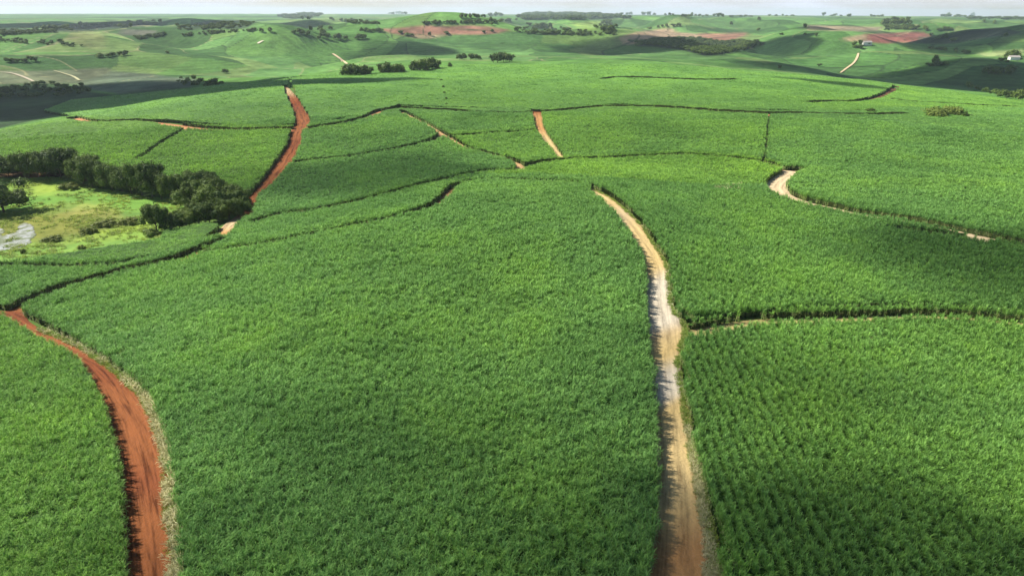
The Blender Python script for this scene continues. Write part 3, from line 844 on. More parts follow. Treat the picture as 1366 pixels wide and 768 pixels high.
for bi, (bname, tint, rowdeg, label, poly) in enumerate(BLOCKS):
    cells = np.nonzero(cbid == bi)[0]
    if len(cells) == 0: continue
    q = QC[cells]
    u, inv = np.unique(q, return_inverse=True)
    inv = inv.reshape(-1, 4)[:, ::-1]
    nv = len(u)
    vt = np.stack([CX.ravel()[u], CY.ravel()[u], CZ0[u] + top[u]], 1)
    vb = vt.copy(); vb[:, 2] = CZ0[u] + .01
    # side walls
    lookup = np.full(nr * nc, -1); lookup[u] = np.arange(nv)
    G = np.pad(grid_b == bi, 1)
    core = G[1:-1, 1:-1]
    walls = []
    for (di, dj, e0, e1) in ((-1, 0, (0, 0), (0, 1)), (1, 0, (1, 1), (1, 0)), (0, -1, (1, 0), (0, 0)), (0, 1, (0, 1), (1, 1))):
        nb = G[1 + di:G.shape[0] - 1 + di, 1 + dj:G.shape[1] - 1 + dj]
        r_, c_ = np.nonzero(core & ~nb)
        a = lookup[ii[r_ + e0[0], c_ + e0[1]]]; b = lookup[ii[r_ + e1[0], c_ + e1[1]]]
        walls.append(np.stack([a, b, b + nv, a + nv], 1))
    W = np.vstack(walls)
    SV = np.vstack([vt, vb]); SQ = np.vstack([inv, W])
    fmat = np.concatenate([np.zeros(len(inv), int), np.ones(len(W), int)])
    # plants in rows
    th = math.radians(rowdeg); ct, st = math.cos(th), math.sin(th)
    x0, y0 = vt[:, :2].min(0) - 2; x1, y1 = vt[:, :2].max(0) + 2
    PP, SS, TT, II = [], [], [], []
    for d0, d1, sp_, sc_ in ZONES:
        R = d1 + 2
        corners = np.array([(x0, y0), (x1, y0), (x1, y1), (x0, y1)])
        cu = corners[:, 0] * ct + corners[:, 1] * st; cv = -corners[:, 0] * st + corners[:, 1] * ct
        lo_u, hi_u = max(cu.min(), -R), min(cu.max(), R); lo_v, hi_v = max(cv.min(), -R), min(cv.max(), R)
        if hi_u <= lo_u or hi_v <= lo_v: continue
        rows = bname in ('right_front', 'right_mid') and d0 < 230
        du, dv_, ju = (1.45, .29 * sp_ / .62, .09) if rows else (sp_ * 1.25, sp_ * .8, sp_ * .22)
        U, Vv = np.meshgrid(np.arange(lo_u, hi_u, du), np.arange(lo_v, hi_v, dv_))
        U = U.ravel() + rng.normal(0, ju, U.size); Vv = Vv.ravel() + rng.uniform(-.5, .5, U.size) * dv_
        x = U * ct - Vv * st; y = U * st + Vv * ct
        D = np.hypot(x, y); a = np.arctan2(x, y)
        k = (D >= d0) & (D < d1) & (np.abs(a) < (.90 if d0 < 130 else .80)) & (x > x0) & (x < x1) & (y > y0) & (y < y1)
        x, y = x[k], y[k]
        if len(x) == 0: continue
        k = block_of(x, y) == bi
        x, y = x[k], y[k]
        k = ~cleared(x, y, GROW[d0]) & ~inpoly(x, y, WOOD_W[:, :2]) & ~inpoly(x, y, MARSH_W[:, :2])
        x, y = x[k], y[k]
        if len(x) == 0: continue
        edge = cleared(x, y, 1.8)
        n = len(x)
        # weak spots: small gaps in the stand
        ru, rv = x * ct + y * st, -x * st + y * ct
        weak = .8 * vnoise(x, y, 6, 51 + bi) + .5 * vnoise(x, y, 2.4, 52) + .75 * vnoise(ru / 1.9, rv / 16, 1.0, 53)
        keep = (weak > -1.5) | edge
        x, y, edge, weak = x[keep], y[keep], edge[keep], weak[keep]; n = len(x)
        s = sc_ * rng.uniform(.85, 1.15, n) * (.82 if rows else 1)
        hz = (1 - .22 * (d0 >= 400)) * rng.uniform(.80, 1.12, n) * (1 + .11 * np.clip(weak, -1, 1))
        hz = hz * (.72 if bname == 'marsh_strip_upper' else 1)
        farz = np.clip((np.hypot(x, y) - 330) / 250, 0, 1)
        PP.append(np.stack([x, y, Z(x, y) + .25 * farz], 1)); SS.append(np.stack([s, s, hz], 1))
        II.append(np.where(edge, 8 + rng.integers(0, 4, n), rng.integers(0, 8, n)))
        TT.append(np.clip(tint + .22 * vnoise(x, y, 22, 61) + .12 * rng.normal(size=n), 0, 1))
    if not PP: PP, SS, TT, II = [np.zeros((0, 3))], [np.zeros((0, 3))], [np.zeros(0)], [np.zeros(0, int)]
    P = np.vstack(PP)
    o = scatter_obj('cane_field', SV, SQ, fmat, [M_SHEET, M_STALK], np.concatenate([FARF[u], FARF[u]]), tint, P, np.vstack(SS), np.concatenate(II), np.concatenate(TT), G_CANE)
    tag(o, label, 'crop field', 'sugar cane blocks', 'stuff')
    print(bname, len(cells), len(P))

# dry straw along the red road, grass verge along the tan road, grass over the marsh
def verge(name, line, w0, w1, n, hmin, hmax, ng, label, cat, side, tintv=.5, xy=1.0, pmin=0):
    line = np.asarray(line); seg = np.linalg.norm(np.diff(line[:, :2], axis=0), axis=1); cum = np.concatenate([[0], np.cumsum(seg)])
    t = rng.uniform(0, cum[-1], n)
    k = np.clip(np.searchsorted(cum, t) - 1, 0, len(seg) - 1); f = (t - cum[k]) / (seg[k] + 1e-9)
    p = line[k, :2] * (1 - f)[:, None] + line[k + 1, :2] * f[:, None]
    d = line[k + 1, :2] - line[k, :2]; d /= np.linalg.norm(d, axis=1)[:, None] + 1e-9
    nn = np.stack([d[:, 1], -d[:, 0]], 1) * side
    taper = np.clip(1.02 - 1.35 * t / cum[-1], .10, 1) if name == 'dry_grass' else np.clip(1 - .9 * t / cum[-1], .25, 1)
    off = rng.uniform(w0, w1, n) * taper
    p = p + nn * off[:, None]
    gg = (off / taper - w0) / (w1 - w0)
    patch = rng.random(n) < .25 + .75 * gg + .5 * vnoise(p[:, 0], p[:, 1], 2.0, 71)
    if name in ('dry_grass', 'grass_verge'): patch &= rng.random(n) < taper * 1.2
    p = p[patch]; off = off[patch]; n = len(p)
    g = np.clip((off - w0) / (w1 - w0), 0, 1)
    h = hmin + (hmax - hmin) * g + rng.uniform(-.2, .2, n) * hmin
    S = np.stack([np.full(n, xy), np.full(n, xy), np.ones(n)], 1) * h[:, None]
    P = np.stack([p[:, 0], p[:, 1], Z(p[:, 0], p[:, 1]) + .03], 1)
    o = scatter_obj(name, np.zeros((0, 3)), None, None, [], None, 0, P, S, rng.integers(0, 5, n), np.full(n, tintv), ng, tilt=.25)
    return tag(o, label, cat, kind='stuff')


# the direction "right of travel away from the viewer" is side +1 when the line runs away from the camera
Lr, Rr, _ = road_geo['left_red']
n_near = int(len(Rr) * .92)
verge('dry_grass', Rr[::-1][:n_near], -2.2, .5, 1700, .30, 1.45, G_STRAW, 'pale straw leaning over the right side of the red road', 'dry grass', 1)
Lc, Rc, _ = road_geo['centre_tan']
verge('green_verge', Rr[::-1][:n_near], -2.0, .5, 2300, .35, 1.2, G_GRASS, 'green grass mixed into the pale straw beside the red road', 'grass', 1, .3)
verge('grass_verge', Rc[::-1], -1.3, .4, 3000, .40, 1.1, G_GRASS, 'yellow green grass verge along the right side of the tan road', 'grass', 1, .1)
nb = int(len(Rc) * .54)
verge('weedy_verge', Rc[::-1][:nb], -2.5, -.2, 1500, .16, .62, G_STRAW, 'dry weeds scattered on the orange shoulder at the bottom of the tan road', 'weeds', 1)
DP = at_debris = cast(rng.normal(970, 8, 45), rng.normal(257, 2.5, 45))
_s = rng.uniform(.5, 1.2, 45)
tag(scatter_obj('dry_stalks', np.zeros((0, 3)), None, None, [], None, 0, DP + np.array([0, 0, 1.7]), np.stack([_s, _s, _s * .8], 1), rng.integers(0, 5, 45), np.zeros(45), G_STRAW), 'small patch of pale dead stalks on the patchy slope left of the hooked road', 'dry stalks', kind='stuff')
xs = rng.uniform(MARSH_W[:, 0].min(), MARSH_W[:, 0].max(), 60000); ys = rng.uniform(MARSH_W[:, 1].min(), MARSH_W[:, 1].max(), 60000)
k = inpoly(xs, ys, MARSH_W[:, :2]) & ~(inpoly(xs, ys, POND_W[:, :2]) & (vnoise(xs, ys, 5, 91) > -.35)) & (np.arctan2(xs, ys) > -.8) & (rng.random(60000) < .16 + .26 * vnoise(xs, ys, 7, 81) + .2 * vnoise(xs, ys, 2.5, 82))
xs, ys = xs[k], ys[k]; n = len(xs)
P = np.stack([xs, ys, Z(xs, ys) + .2], 1); s = rng.uniform(.7, 1.5, n)
tag(scatter_obj('marsh_grass', np.zeros((0, 3)), None, None, [], None, 0, P, np.stack([s * 1.5, s * 1.5, s], 1), rng.integers(0, 5, n), rng.uniform(0, 1, n), G_GRASS), 'tall tufted grass over the marsh meadow', 'grass', kind='stuff')


# ------------------------------------------------------------------ trees
def crown_arrays(r, w, h, base, nlobe, nleaf, leaf, spread=.5):
    """leaf faces through several lobes plus a small solid heart in each lobe"""
    V, Q, tone = [], [], []
    lobes = []
    for i in range(nlobe):
        a = r.uniform(0, 6.28); d = w * .5 * spread * math.sqrt(r.random()) if i else 0
        zc = base + (h - base) * (r.uniform(.25, .75) if i else .62)
        rr = (w * r.uniform(.20, .32) if nlobe < 20 else w * r.uniform(.12, .25)) if i else w * .33
        rz = min(rr * r.uniform(.75, 1.05), (h - zc) if i % 3 else rr, (zc - base * .5))
        rz = max(rz, rr * .5)
        lobes.append((math.cos(a) * d, math.sin(a) * d, zc, rr, rz))
    n0 = 0
    for (cx, cy, cz, rr, rz) in lobes:      # heart
        nu, nv_ = 7, 5
        for j in range(nv_ + 1):
            ph = math.pi * j / nv_
            for i in range(nu):
                t = 2 * math.pi * i / nu
                V.append((cx + .58 * rr * math.sin(ph) * math.cos(t), cy + .58 * rr * math.sin(ph) * math.sin(t), cz + .58 * rz * math.cos(ph))); tone.append(.1)
        for j in range(nv_):
            for i in range(nu):
                Q.append((n0 + j * nu + i, n0 + (j + 1) * nu + i, n0 + (j + 1) * nu + (i + 1) % nu, n0 + j * nu + (i + 1) % nu))
        n0 += nu * (nv_ + 1)
    for k in range(nleaf):
        cx, cy, cz, rr, rz = lobes[k % nlobe]
        v = np.array([r.gauss(0, 1), r.gauss(0, 1), r.gauss(0, 1)]); v /= np.linalg.norm(v)
        f = r.uniform(.60, 1.12)
        p = np.array([cx + v[0] * rr * f, cy + v[1] * rr * f, cz + v[2] * rz * f])
        nrm = v + np.array([r.gauss(0, .5), r.gauss(0, .5), r.gauss(0, .5) + .3]); nrm /= np.linalg.norm(nrm)
        t = np.cross(nrm, [r.gauss(0, 1), r.gauss(0, 1), r.gauss(0, 1)]); t /= np.linalg.norm(t) + 1e-9
        b = np.cross(nrm, t); s = leaf * r.uniform(.6, 1.3)
        V += [p - t * s * .5, p - b * s * .32, p + t * s * .5, p + b * s * .32]
        tn = min(1, max(0, r.gauss(.5, .28))); tone += [tn] * 4
        Q.append((n0, n0 + 1, n0 + 2, n0 + 3)); n0 += 4
    return V, Q, tone


def crown_mesh(seed, w, h, base, nlobe, nleaf, leaf, mat, spread=.75):
    r = random.Random(seed)
    V, Q, tone = crown_arrays(r, w, h, base, nlobe, nleaf, leaf, spread)
    me = mesh_np('crown', V, Q, mats=[mat]); attr(me, 'tone', 'FLOAT', tone); attr(me, 'dry', 'FLOAT', np.zeros(len(V)))
    return me


def tube(V, Q, p0, p1, r0, r1, n=7):
    p0, p1 = np.array(p0, float), np.array(p1, float); d = p1 - p0; d /= np.linalg.norm(d)
    a = np.cross(d, [1, 0, 0]) if abs(d[0]) < .8 else np.cross(d, [0, 1, 0]); a /= np.linalg.norm(a); b = np.cross(d, a)
    s = len(V)
    for p, rr in ((p0, r0), (p1, r1)):
        for i in range(n):
            t = 2 * math.pi * i / n; V.append(p + rr * (a * math.cos(t) + b * math.sin(t)))
    for i in range(n): Q.append((s + i, s + (i + 1) % n, s + n + (i + 1) % n, s + n + i))


def trunk_mesh(seed, h, w, r0):
    r = random.Random(seed); V, Q = [], []
    tube(V, Q, (0, 0, -.3), (.1, 0, h * .3), r0, r0 * .75); tube(V, Q, (.1, 0, h * .3), (.05, .1, h * .62), r0 * .75, r0 * .4)
    for k in range(5):
        a = k * 1.256 + r.uniform(-.4, .4); z0 = h * r.uniform(.22, .42)
        tube(V, Q, (.08, 0, z0), (math.cos(a) * w * .3, math.sin(a) * w * .3, z0 + h * r.uniform(.2, .32)), r0 * .42, r0 * .12, 5)
    return mesh_np('trunk', V, Q, mats=[M_BARK], smooth=True)


# near kinds: crown 10 m wide, 10 m tall
NEAR = [(crown_mesh(10 + i, 10, 10, .9, 22, 4200, .52, M_TREE if i % 3 else M_TREE_L, .95), trunk_mesh(40 + i, 8, 8, .28)) for i in range(6)]
FARK = [(crown_mesh(70 + i, 10, 9, .8, 8, 520, 1.3, M_TREE if i != 3 else M_TREE_L), trunk_mesh(90 + i, 7, 7, .35)) for i in range(5)]
BUSHK = [(crown_mesh(110 + i, 10, 5, .2, 9, 900, .8, M_BUSH if i == 0 else M_TREE_L), trunk_mesh(115 + i, 3.5, 8, .2)) for i in range(2)]
SCRUBK = [(crown_mesh(130 + i, 10, 4, .1, 16, 700, .8, M_SCRUB, 1.1), trunk_mesh(135 + i, 2.5, 7, .15)) for i in range(2)]
tree_count = 0


def plant(kinds, P, w, h, label, group=None, name='tree', cat='tree', k=None, single=False):
    global tree_count
    tree_count += 1
    cm, tm = kinds[(tree_count if k is None else k) % len(kinds)]
    sink = -.15
    rz = rng.uniform(0, 6.28)
    base_h = max(v.co.z for v in cm.vertices) if 'hh' not in cm else cm['hh']
    cm['hh'] = base_h
    if single:                       # a few pixels wide: the crown reaching the ground, no separate parts
        o = link(name, cm); o.location = (P[0], P[1], P[2] + sink)
        o.rotation_euler = (0, 0, rz); o.scale = (w / 10, w / 10, h / base_h)
        return tag(o, label, cat, group)
    root = bpy.data.objects.new(name, None); COL.objects.link(root)
    root.location = (P[0], P[1], P[2] + sink); root.rotation_euler = (0, 0, rz); root.scale = (w / 10, w / 10, h / base_h)
    root.empty_display_size = .5
    tag(root, label, cat, group)
    link('crown', cm, root); link('trunk', tm, root)
    return root


def at_px(px, py):
    return cast([px], [py])[0]


def px_m(P):
    d = (P - CAM) @ fwd
    return d / F                       # metres per photo pixel


# hedgerow round the marsh: (base x, base y, crown width px, crown height px)
HEDGE = {
    'dark bushy tree in the hedgerow stretch behind the marsh at the far left': [(-60, 236, 40, 30), (-32, 234, 34, 28), (-8, 237, 34, 32), (12, 236, 28, 26), (34, 238, 34, 38), (22, 231, 30, 28), (52, 237, 28, 34), (-90, 238, 40, 32), (-120, 238, 40, 34)],
    'tall dark tree in the highest clump of the marsh hedgerow': [(66, 238, 32, 42), (82, 238, 34, 45), (98, 238, 28, 42), (76, 229, 34, 34), (58, 230, 28, 30), (92, 230, 26, 32)],
    'green spreading tree in the middle of the hedgerow above the meadow corner': [(112, 246, 30, 44), (124, 251, 32, 46), (106, 238, 26, 32), (136, 252, 28, 40), (118, 236, 26, 30)],
    'dense dark tree in the hedgerow stretch between meadow and bright cane slope': [(150, 255, 28, 42), (163, 256, 28, 40), (176, 259, 30, 42), (190, 261, 30, 46), (204, 264, 30, 48), (158, 246, 26, 32), (184, 250, 28, 36), (216, 267, 28, 46), (210, 256, 26, 36), (142, 244, 24, 30)],
    'green leafy tree in the broad wood at the hedgerow corner': [(228, 270, 28, 44), (242, 268, 30, 44), (256, 266, 30, 42), (270, 264, 30, 38), (284, 262, 28, 36), (248, 278, 30, 36), (264, 276, 30, 38), (280, 276, 30, 40), (294, 270, 28, 38), (258, 256, 28, 32), (276, 254, 26, 30), (300, 262, 22, 24)],
    'dark tree at the road end of the broad hedgerow wood': [(310, 272, 28, 34), (322, 280, 26, 30), (308, 284, 28, 34), (296, 282, 28, 32), (318, 290, 24, 26), (330, 284, 14, 18)],
    'dark tree in the lower arm of the wood beside the cane strip': [(228, 310, 22, 26), (240, 307, 24, 28), (254, 304, 28, 32), (266, 301, 28, 36), (280, 298, 28, 36), (294, 296, 28, 34), (306, 294, 26, 30), (264, 291, 28, 36), (280, 288, 32, 40), (296, 290, 32, 38), (316, 276, 28, 34), (252, 295, 22, 22)],
}
for lab, lst in HEDGE.items():
    for (x, y, w, h) in lst:
        P = at_px(x, y); s = px_m(P)
        plant(NEAR, P, w * s * rng.uniform(.88, 1.2), h * s * rng.uniform(.84, 1.14), lab, 'hedgerow trees: ' + lab.split(' in the ')[-1].split(' at the ')[-1])
P = at_px(210, 312); s = px_m(P); plant(NEAR, P, 34 * s, 46 * s, 'bulky black green tree at the tip of the hedgerow lower arm', k=1)
P = at_px(6, 284); s = px_m(P); plant(NEAR, P, 58 * s, 46 * s, 'lone broad dark tree on the meadow at the left edge of frame', k=2)
P = at_px(-38, 284); s = px_m(P); plant(NEAR, P, 60 * s, 50 * s, 'dark tree just outside the frame beside the lone broad tree', k=4)
P = at_px(202, 316); s = px_m(P); plant(BUSHK, P, 26 * s, 15 * s, 'low grey green bush at the foot of the bulky hedgerow tree', k=1, name='bush', cat='bush')
for (x, y, w, h, lab) in [(94, 252, 26, 7, 'low dark shrub patch in the bright meadow below the hedgerow'), (110, 333, 10, 6, 'small dark shrub at the near margin of the marsh'), (32, 339, 7, 7, 'tiny dark shrub beside the pond'),
                          (172, 300, 26, 9, 'olive green scrub clump in the middle of the marsh'), (140, 302, 30, 8, 'low olive scrub patch left of the marsh scrub clump'), (118, 312, 22, 8, 'brownish scrub near the straw coloured marsh edge'), (70, 322, 26, 7, 'sparse brown scrub right of the pond')]:
    P = at_px(x, y); s = px_m(P); plant(SCRUBK, P, w * s * .8, h * s * 1.5, lab, k=1, name='shrub', cat='shrub')
P = at_px(166, 484); s = px_m(P); plant(BUSHK, P, 24 * s, 22 * s, 'dark green bush standing at the cane edge by the red road', k=1, name='bush', cat='bush')

# tree clumps on the ridge crest
CLUMPS = [
    ('in the leftmost of the three black clumps on the crest', [(463, 103, 16, 17), (470, 103, 18, 18), (479, 103, 18, 16), (488, 102, 18, 15), (493, 102, 12, 13)]),
    ('in the middle one of the three black clumps on the crest', [(511, 100, 14, 15), (518, 100, 18, 17), (526, 100, 18, 15), (534, 99, 14, 12)]),
    ('in the longest of the three black clumps on the crest', [(551, 97, 14, 15), (559, 97, 18, 18), (568, 96, 18, 17), (577, 95, 18, 18), (583, 94, 12, 14)]),
    ('in the low group behind the field, right of the black clumps', [(613, 80, 9, 8), (619, 80, 10, 9), (628, 80, 11, 9), (634, 80, 10, 8), (639, 80, 8, 6)]),
    ('in the taller group farthest right along the crest line', [(658, 84, 10, 13), (664, 84, 14, 14), (672, 83, 14, 13), (680, 83, 13, 12), (666, 78, 8, 8)]),
]
for lab, lst in CLUMPS:
    for (x, y, w, h) in lst:
        P = at_px(x, y); s = px_m(P)
        plant(FARK, P, w * s * 1.05, h * s * 1.02, 'dense dark tree ' + lab, 'trees ' + lab, k=tree_count % 3)
for (x, y, w, h, lab, kk, nm, ct) in [
    (600, 92, 7, 9, 'small round tree alone right of the three black clumps', FARK, 'tree', 'tree'),
    (589, 111, 5, 6, 'topmost tiny dark shrub of the dotted row on the ridge field', FARK, 'shrub', 'shrub'),
    (591, 120, 5, 6.5, 'second tiny dark shrub from the top of the dotted row', FARK, 'shrub', 'shrub'),
    (593, 128, 5, 6.5, 'third tiny dark shrub down the dotted row on the ridge field', FARK, 'shrub', 'shrub'),
    (595, 136, 5.5, 7, 'tiny dark shrub of the dotted row next above the ridge path', FARK, 'shrub', 'shrub'),
    (596, 143, 6, 6, 'tiny dark shrub where the dotted row meets the ridge path', FARK, 'shrub', 'shrub'),
    (1162, 153, 15, 9, 'small round dark bush on the right hand slope below the hollow', FARK, 'bush', 'bush'),
    (1110, 191, 6, 6, 'tiny dark shrub on the right hand slope', FARK, 'shrub', 'shrub'),
    (1248, 158, 36, 16, 'yellow green shrub thicket on the right slope', BUSHK, 'shrub', 'shrub'),
    (1262, 156, 36, 17, 'pale olive shrub in the middle of the right slope thicket', BUSHK, 'shrub', 'shrub'),
    (1284, 158, 26, 9, 'dark green shrub at the right end of the yellow thicket', FARK, 'shrub', 'shrub'),
    (984, 238, 5, 5, 'tiny dark shrub on the patchy slope', FARK, 'shrub', 'shrub'),
    (1246, 87, 11, 14, 'single round tree standing on the shaded far right ridge', FARK, 'tree', 'tree'),
    (1292, 118, 9, 10, 'pale young tree at the head of the right edge hedge', [FARK[3]], 'tree', 'tree')]:
    P = at_px(x, y); s = px_m(P); plant(kk, P, w * s, h * s, lab, name=nm, cat=ct, k=0)

# scattered far trees: (clump description, [(x, y base, w, h), ...])
def rowpx(x0, y0, x1, y1, n, w, h, j=.35):
    out = []
    for i in range(n):
        t = (i + .5) / n
        out.append((x0 + (x1 - x0) * t + rng.uniform(-j, j) * w, y0 + (y1 - y0) * t + rng.uniform(-.5, .5), w * rng.uniform(.75, 1.3), h * rng.uniform(.75, 1.25)))
    return out


FARTREES = [
    ('small dark tree in the row at the far left hilltop', rowpx(60, 40, 92, 38, 7, 7, 5)),
    ('small dark tree in the row beyond the yellow field at far left', rowpx(105, 36, 178, 37, 12, 8, 5)),
    ('small dark tree in the scattered group beside the purple grey field', [(205, 30, 6, 4), (214, 31, 5, 5), (237, 36, 6, 5), (219, 46, 6, 4), (195, 33, 7, 4)]),
    ('dark tree in the long low thicket on the left hills', rowpx(130, 77, 170, 74, 8, 8, 6) ),
    ('dark shrubby tree in the row at the foot of the left hills', rowpx(8, 83, 52, 82, 6, 9, 6)),
    ('small tree standing alone on the far left slope', [(79, 57, 9, 5)]),
    ('dark tree by the shaded stream bed left of the ridge', [(301, 98, 10, 6), (258, 107, 10, 7), (268, 110, 9, 6), (285, 113, 14, 8), (250, 110, 9, 5)]),
    ('dark tree of the two standing apart near the pale bend', [(349, 43, 7, 5), (360, 43, 7, 6)]),
    ('small tree of the pair on the far skyline field', [(404, 27, 5, 5), (412, 27, 5, 5)]),
    ('dark tree in the loose group on the left centre hills', rowpx(392, 45, 416, 47, 6, 7, 6) + [(415, 42, 6, 7), (427, 41, 7, 6), (431, 46, 9, 8), (428, 41, 6, 6), (441, 40, 6, 5), (436, 52, 9, 8), (425, 53, 8, 5), (430, 50, 8, 7)]),
    ('dark tree in the paired group above the pale track', [(449, 53, 8, 7), (453, 53, 9, 8), (461, 53, 7, 5), (476, 53, 8, 5), (482, 53, 10, 8), (487, 52, 7, 6)]),
    ('dark tree in the row at the left end of the red field', rowpx(480, 43, 510, 43, 7, 7, 5)),
    ('tree on the edge of the big red field', [(534, 45, 8, 4), (543, 48, 9, 4), (549, 49, 8, 4), (573, 48, 5, 5), (596, 46, 8, 4), (657, 43, 6, 4), (645, 44, 6, 3)]),
    ('far skyline tree above the big red field', rowpx(520, 19.5, 543, 19.5, 6, 6, 3.5) + rowpx(612, 24, 645, 24, 9, 6, 5) + rowpx(652, 23, 672, 22, 6, 6, 5) + [(655, 30, 6, 7), (656, 34, 4, 5), (679, 30, 4, 5)]),
    ('tree in the hedged fields right of the big red field', rowpx(685, 43, 690, 43, 2, 7, 6) + rowpx(705, 45, 745, 46, 8, 7, 5) + rowpx(750, 46, 788, 47, 6, 6, 4) + rowpx(705, 35, 730, 36, 5, 7, 5) + [(734, 38, 6, 7)]),
    ('dark tree in the loose group left of the tan bare field', [(795, 38, 7, 5), (803, 42, 9, 7), (811, 43, 10, 7), (806, 32, 9, 5), (812, 31, 8, 5), (821, 37, 6, 5), (816, 40, 8, 6), (800, 47, 6, 4)]),
    ('small skyline tree on the ridge above the tan bare field', rowpx(818, 21, 845, 21, 4, 5, 4) + rowpx(853, 21, 874, 21, 5, 6, 4) + rowpx(884, 21, 900, 21, 3, 4, 3) + rowpx(908, 23, 945, 23, 8, 5, 3.5) + [(923, 22, 4, 5)] + rowpx(952, 23, 966, 23, 3, 6, 5) + rowpx(970, 23, 1002, 23, 6, 6, 2.5)),
    ('dark tree on the upper edge of the tan bare field', [(883, 37, 5, 4), (889, 37, 5, 5), (866, 39, 6, 3), (878, 38, 4, 4), (898, 36, 7, 4), (905, 36, 7, 5), (931, 54, 7, 5)]),
    ('lone tree on the green slope right of the tan bare field', [(975, 34, 5, 5), (1012, 28, 5, 5), (1011, 42, 5, 5)]),
    ('dark tree along the front of the black wood', [(842, 57, 8, 4), (852, 62, 10, 5), (1006, 61, 9, 4), (1014, 61, 8, 4), (1017, 60, 8, 4)]),
    ('skyline tree on the right hand ridge', rowpx(1023, 22, 1062, 22, 5, 5, 2.5) + [(1098, 22, 5, 5)] + rowpx(1106, 22, 1124, 22, 3, 5, 3) + [(1132, 23, 7, 4)] + rowpx(1160, 23, 1180, 23, 4, 5, 3)),
    ('lone tree on the pale grazing slope left of the red hill', [(1074, 38, 6, 6), (1074, 47, 5, 3), (1088, 49, 5, 5), (1042, 47, 6, 3)]),
    ('tree in the dark grove on top of the red hill', rowpx(1176, 34, 1216, 33, 11, 7, 7) + rowpx(1184, 29, 1212, 28, 7, 6, 5)),
    ('tree in the row along the upper edge of the red hill', [(1194, 40, 7, 5), (1206, 40, 8, 5), (1214, 40, 7, 4), (1221, 40, 8, 6), (1234, 41, 7, 7), (1183, 41, 7, 4)]),
    ('dark tree in the hedge right of the red hill', rowpx(1248, 41, 1270, 40, 6, 6, 4) + [(1251, 53, 8, 6), (1260, 52, 7, 7), (1272, 55, 9, 5), (1242, 48, 6, 4)]),
    ('far skyline tree at the right end of the horizon', rowpx(1256, 23, 1300, 23, 9, 6, 3) + [(1265, 22, 5, 5), (1297, 22, 6, 5)]),
    ('lone tree on the bright field at the upper right', [(1312, 31, 4, 5), (1326, 32, 4, 5), (1342, 49, 6, 5)]),
    ('bush in the broken row across the bright right hand field', rowpx(1236, 65, 1262, 68, 6, 7, 4) + rowpx(1273, 69, 1278, 70, 2, 5, 4) + rowpx(1282, 71, 1294, 72, 3, 6, 4)),
    ('dark tree in the group beside the shed at the upper right', [(1344, 78, 10, 9), (1350, 79, 12, 12), (1336, 83, 9, 6), (1356, 77, 9, 9), (1343, 84, 6, 4)]),
    ('low dark bush in the strip beside the single round tree', rowpx(1238, 88, 1266, 88, 6, 8, 5)),
    ('dark tree in the black thicket on the shaded right hand hill', rowpx(1314, 99, 1352, 98, 8, 10, 9) + rowpx(1320, 96, 1350, 96, 5, 9, 6)),
    ('tree in the hedge running to the right edge of frame', [(1330, 128, 12, 9), (1338, 131, 14, 11), (1347, 132, 12, 10), (1356, 134, 16, 14), (1366, 135, 18, 16), (1304, 120, 9, 6), (1314, 124, 9, 7), (1322, 126, 8, 6), (1378, 136, 18, 15)]),
    ('dark tree by the buildings at the head of the right hand track', [(1139, 61, 6, 6), (1148, 61, 7, 7), (1158, 60, 8, 4), (1146, 65, 11, 5), (1140, 64, 6, 4)]),
    ('tiny shrub on the right hand hills', [(1093, 89, 6, 4), (1040, 92, 5, 5), (866, 93, 8, 3), (404, 105, 6, 4), (224, 72, 6, 4)]),
]
for lab, lst in FARTREES:
    for (x, y, w, h) in lst:
        P = at_px(x, y); s = px_m(P)
        plant(FARK, P, max(w * s * 1.05, 3), max(h * s * 1.1, 2.5), lab, 'far trees: ' + lab[:60], k=int(rng.integers(0, 4)), single=True)


# masses of far wood
def wood(poly_px, n, w, h, label):
    poly = np.array(poly_px, float)
    x0, y0 = poly.min(0); x1, y1 = poly.max(0)
    pts = []
    while len(pts) < n:
        x = rng.uniform(x0, x1, 200); y = rng.uniform(y0, y1, 200); k = inpoly(x, y, poly)
        pts += list(zip(x[k], y[k]))
    pts = np.array(pts[:n]); P = cast(pts[:, 0], pts[:, 1])
    s = np.array([px_m(p) for p in P])
    sc_ = np.stack([w * s / 10, w * s / 10, h * s / 9], 1) * rng.uniform(.75, 1.25, (n, 1))
    o = scatter_obj('woodland', np.zeros((0, 3)), None, None, [], None, 0, P, sc_, rng.integers(0, 3, n), np.zeros(n), G_TREE, tilt=0)
    tag(o, label, 'woodland', kind='stuff')


C_TREE = bpy.data.collections.new('tree_kinds')
for i, (cm, tm) in enumerate(FARK[:3]): C_TREE.objects.link(bpy.data.objects.new('tree_kind_%d' % i, cm))
G_TREE = scatter_group(C_TREE)
wood([(848, 58), (890, 54), (930, 54), (960, 59), (985, 57), (1012, 58), (1000, 66), (965, 73), (940, 74), (900, 65)], 520, 8, 5, 'near black wood below the tan bare field')
wood([(690, 24), (705, 20), (760, 20), (800, 21), (845, 25), (800, 26), (740, 27), (700, 27)], 420, 7, 4, 'blue dark wood on the skyline right of centre')
wood([(230, 37), (290, 30), (340, 29), (330, 36), (280, 40), (240, 40)], 120, 6, 2.2, 'dark wooded strip on the far left hills')
wood([(-80, 41), (60, 37), (180, 29), (228, 31), (160, 36), (60, 43), (-80, 44)], 130, 6, 2.2, 'blue wooded valley on the far left')
wood([(370, 22), (400, 19), (430, 20), (420, 25), (380, 26)], 90, 7, 3, 'bluish wood on the skyline left of centre')
wood([(1290, 25), (1366, 25), (1500, 26), (1500, 28), (1366, 27), (1290, 26)], 160, 7, 3, 'dark wood line on the skyline at the right')
wood([(0, 118), (60, 112), (130, 116), (120, 126), (40, 132), (-80, 130)], 90, 9, 5, 'dark scrub wood in the shaded valley at the left')


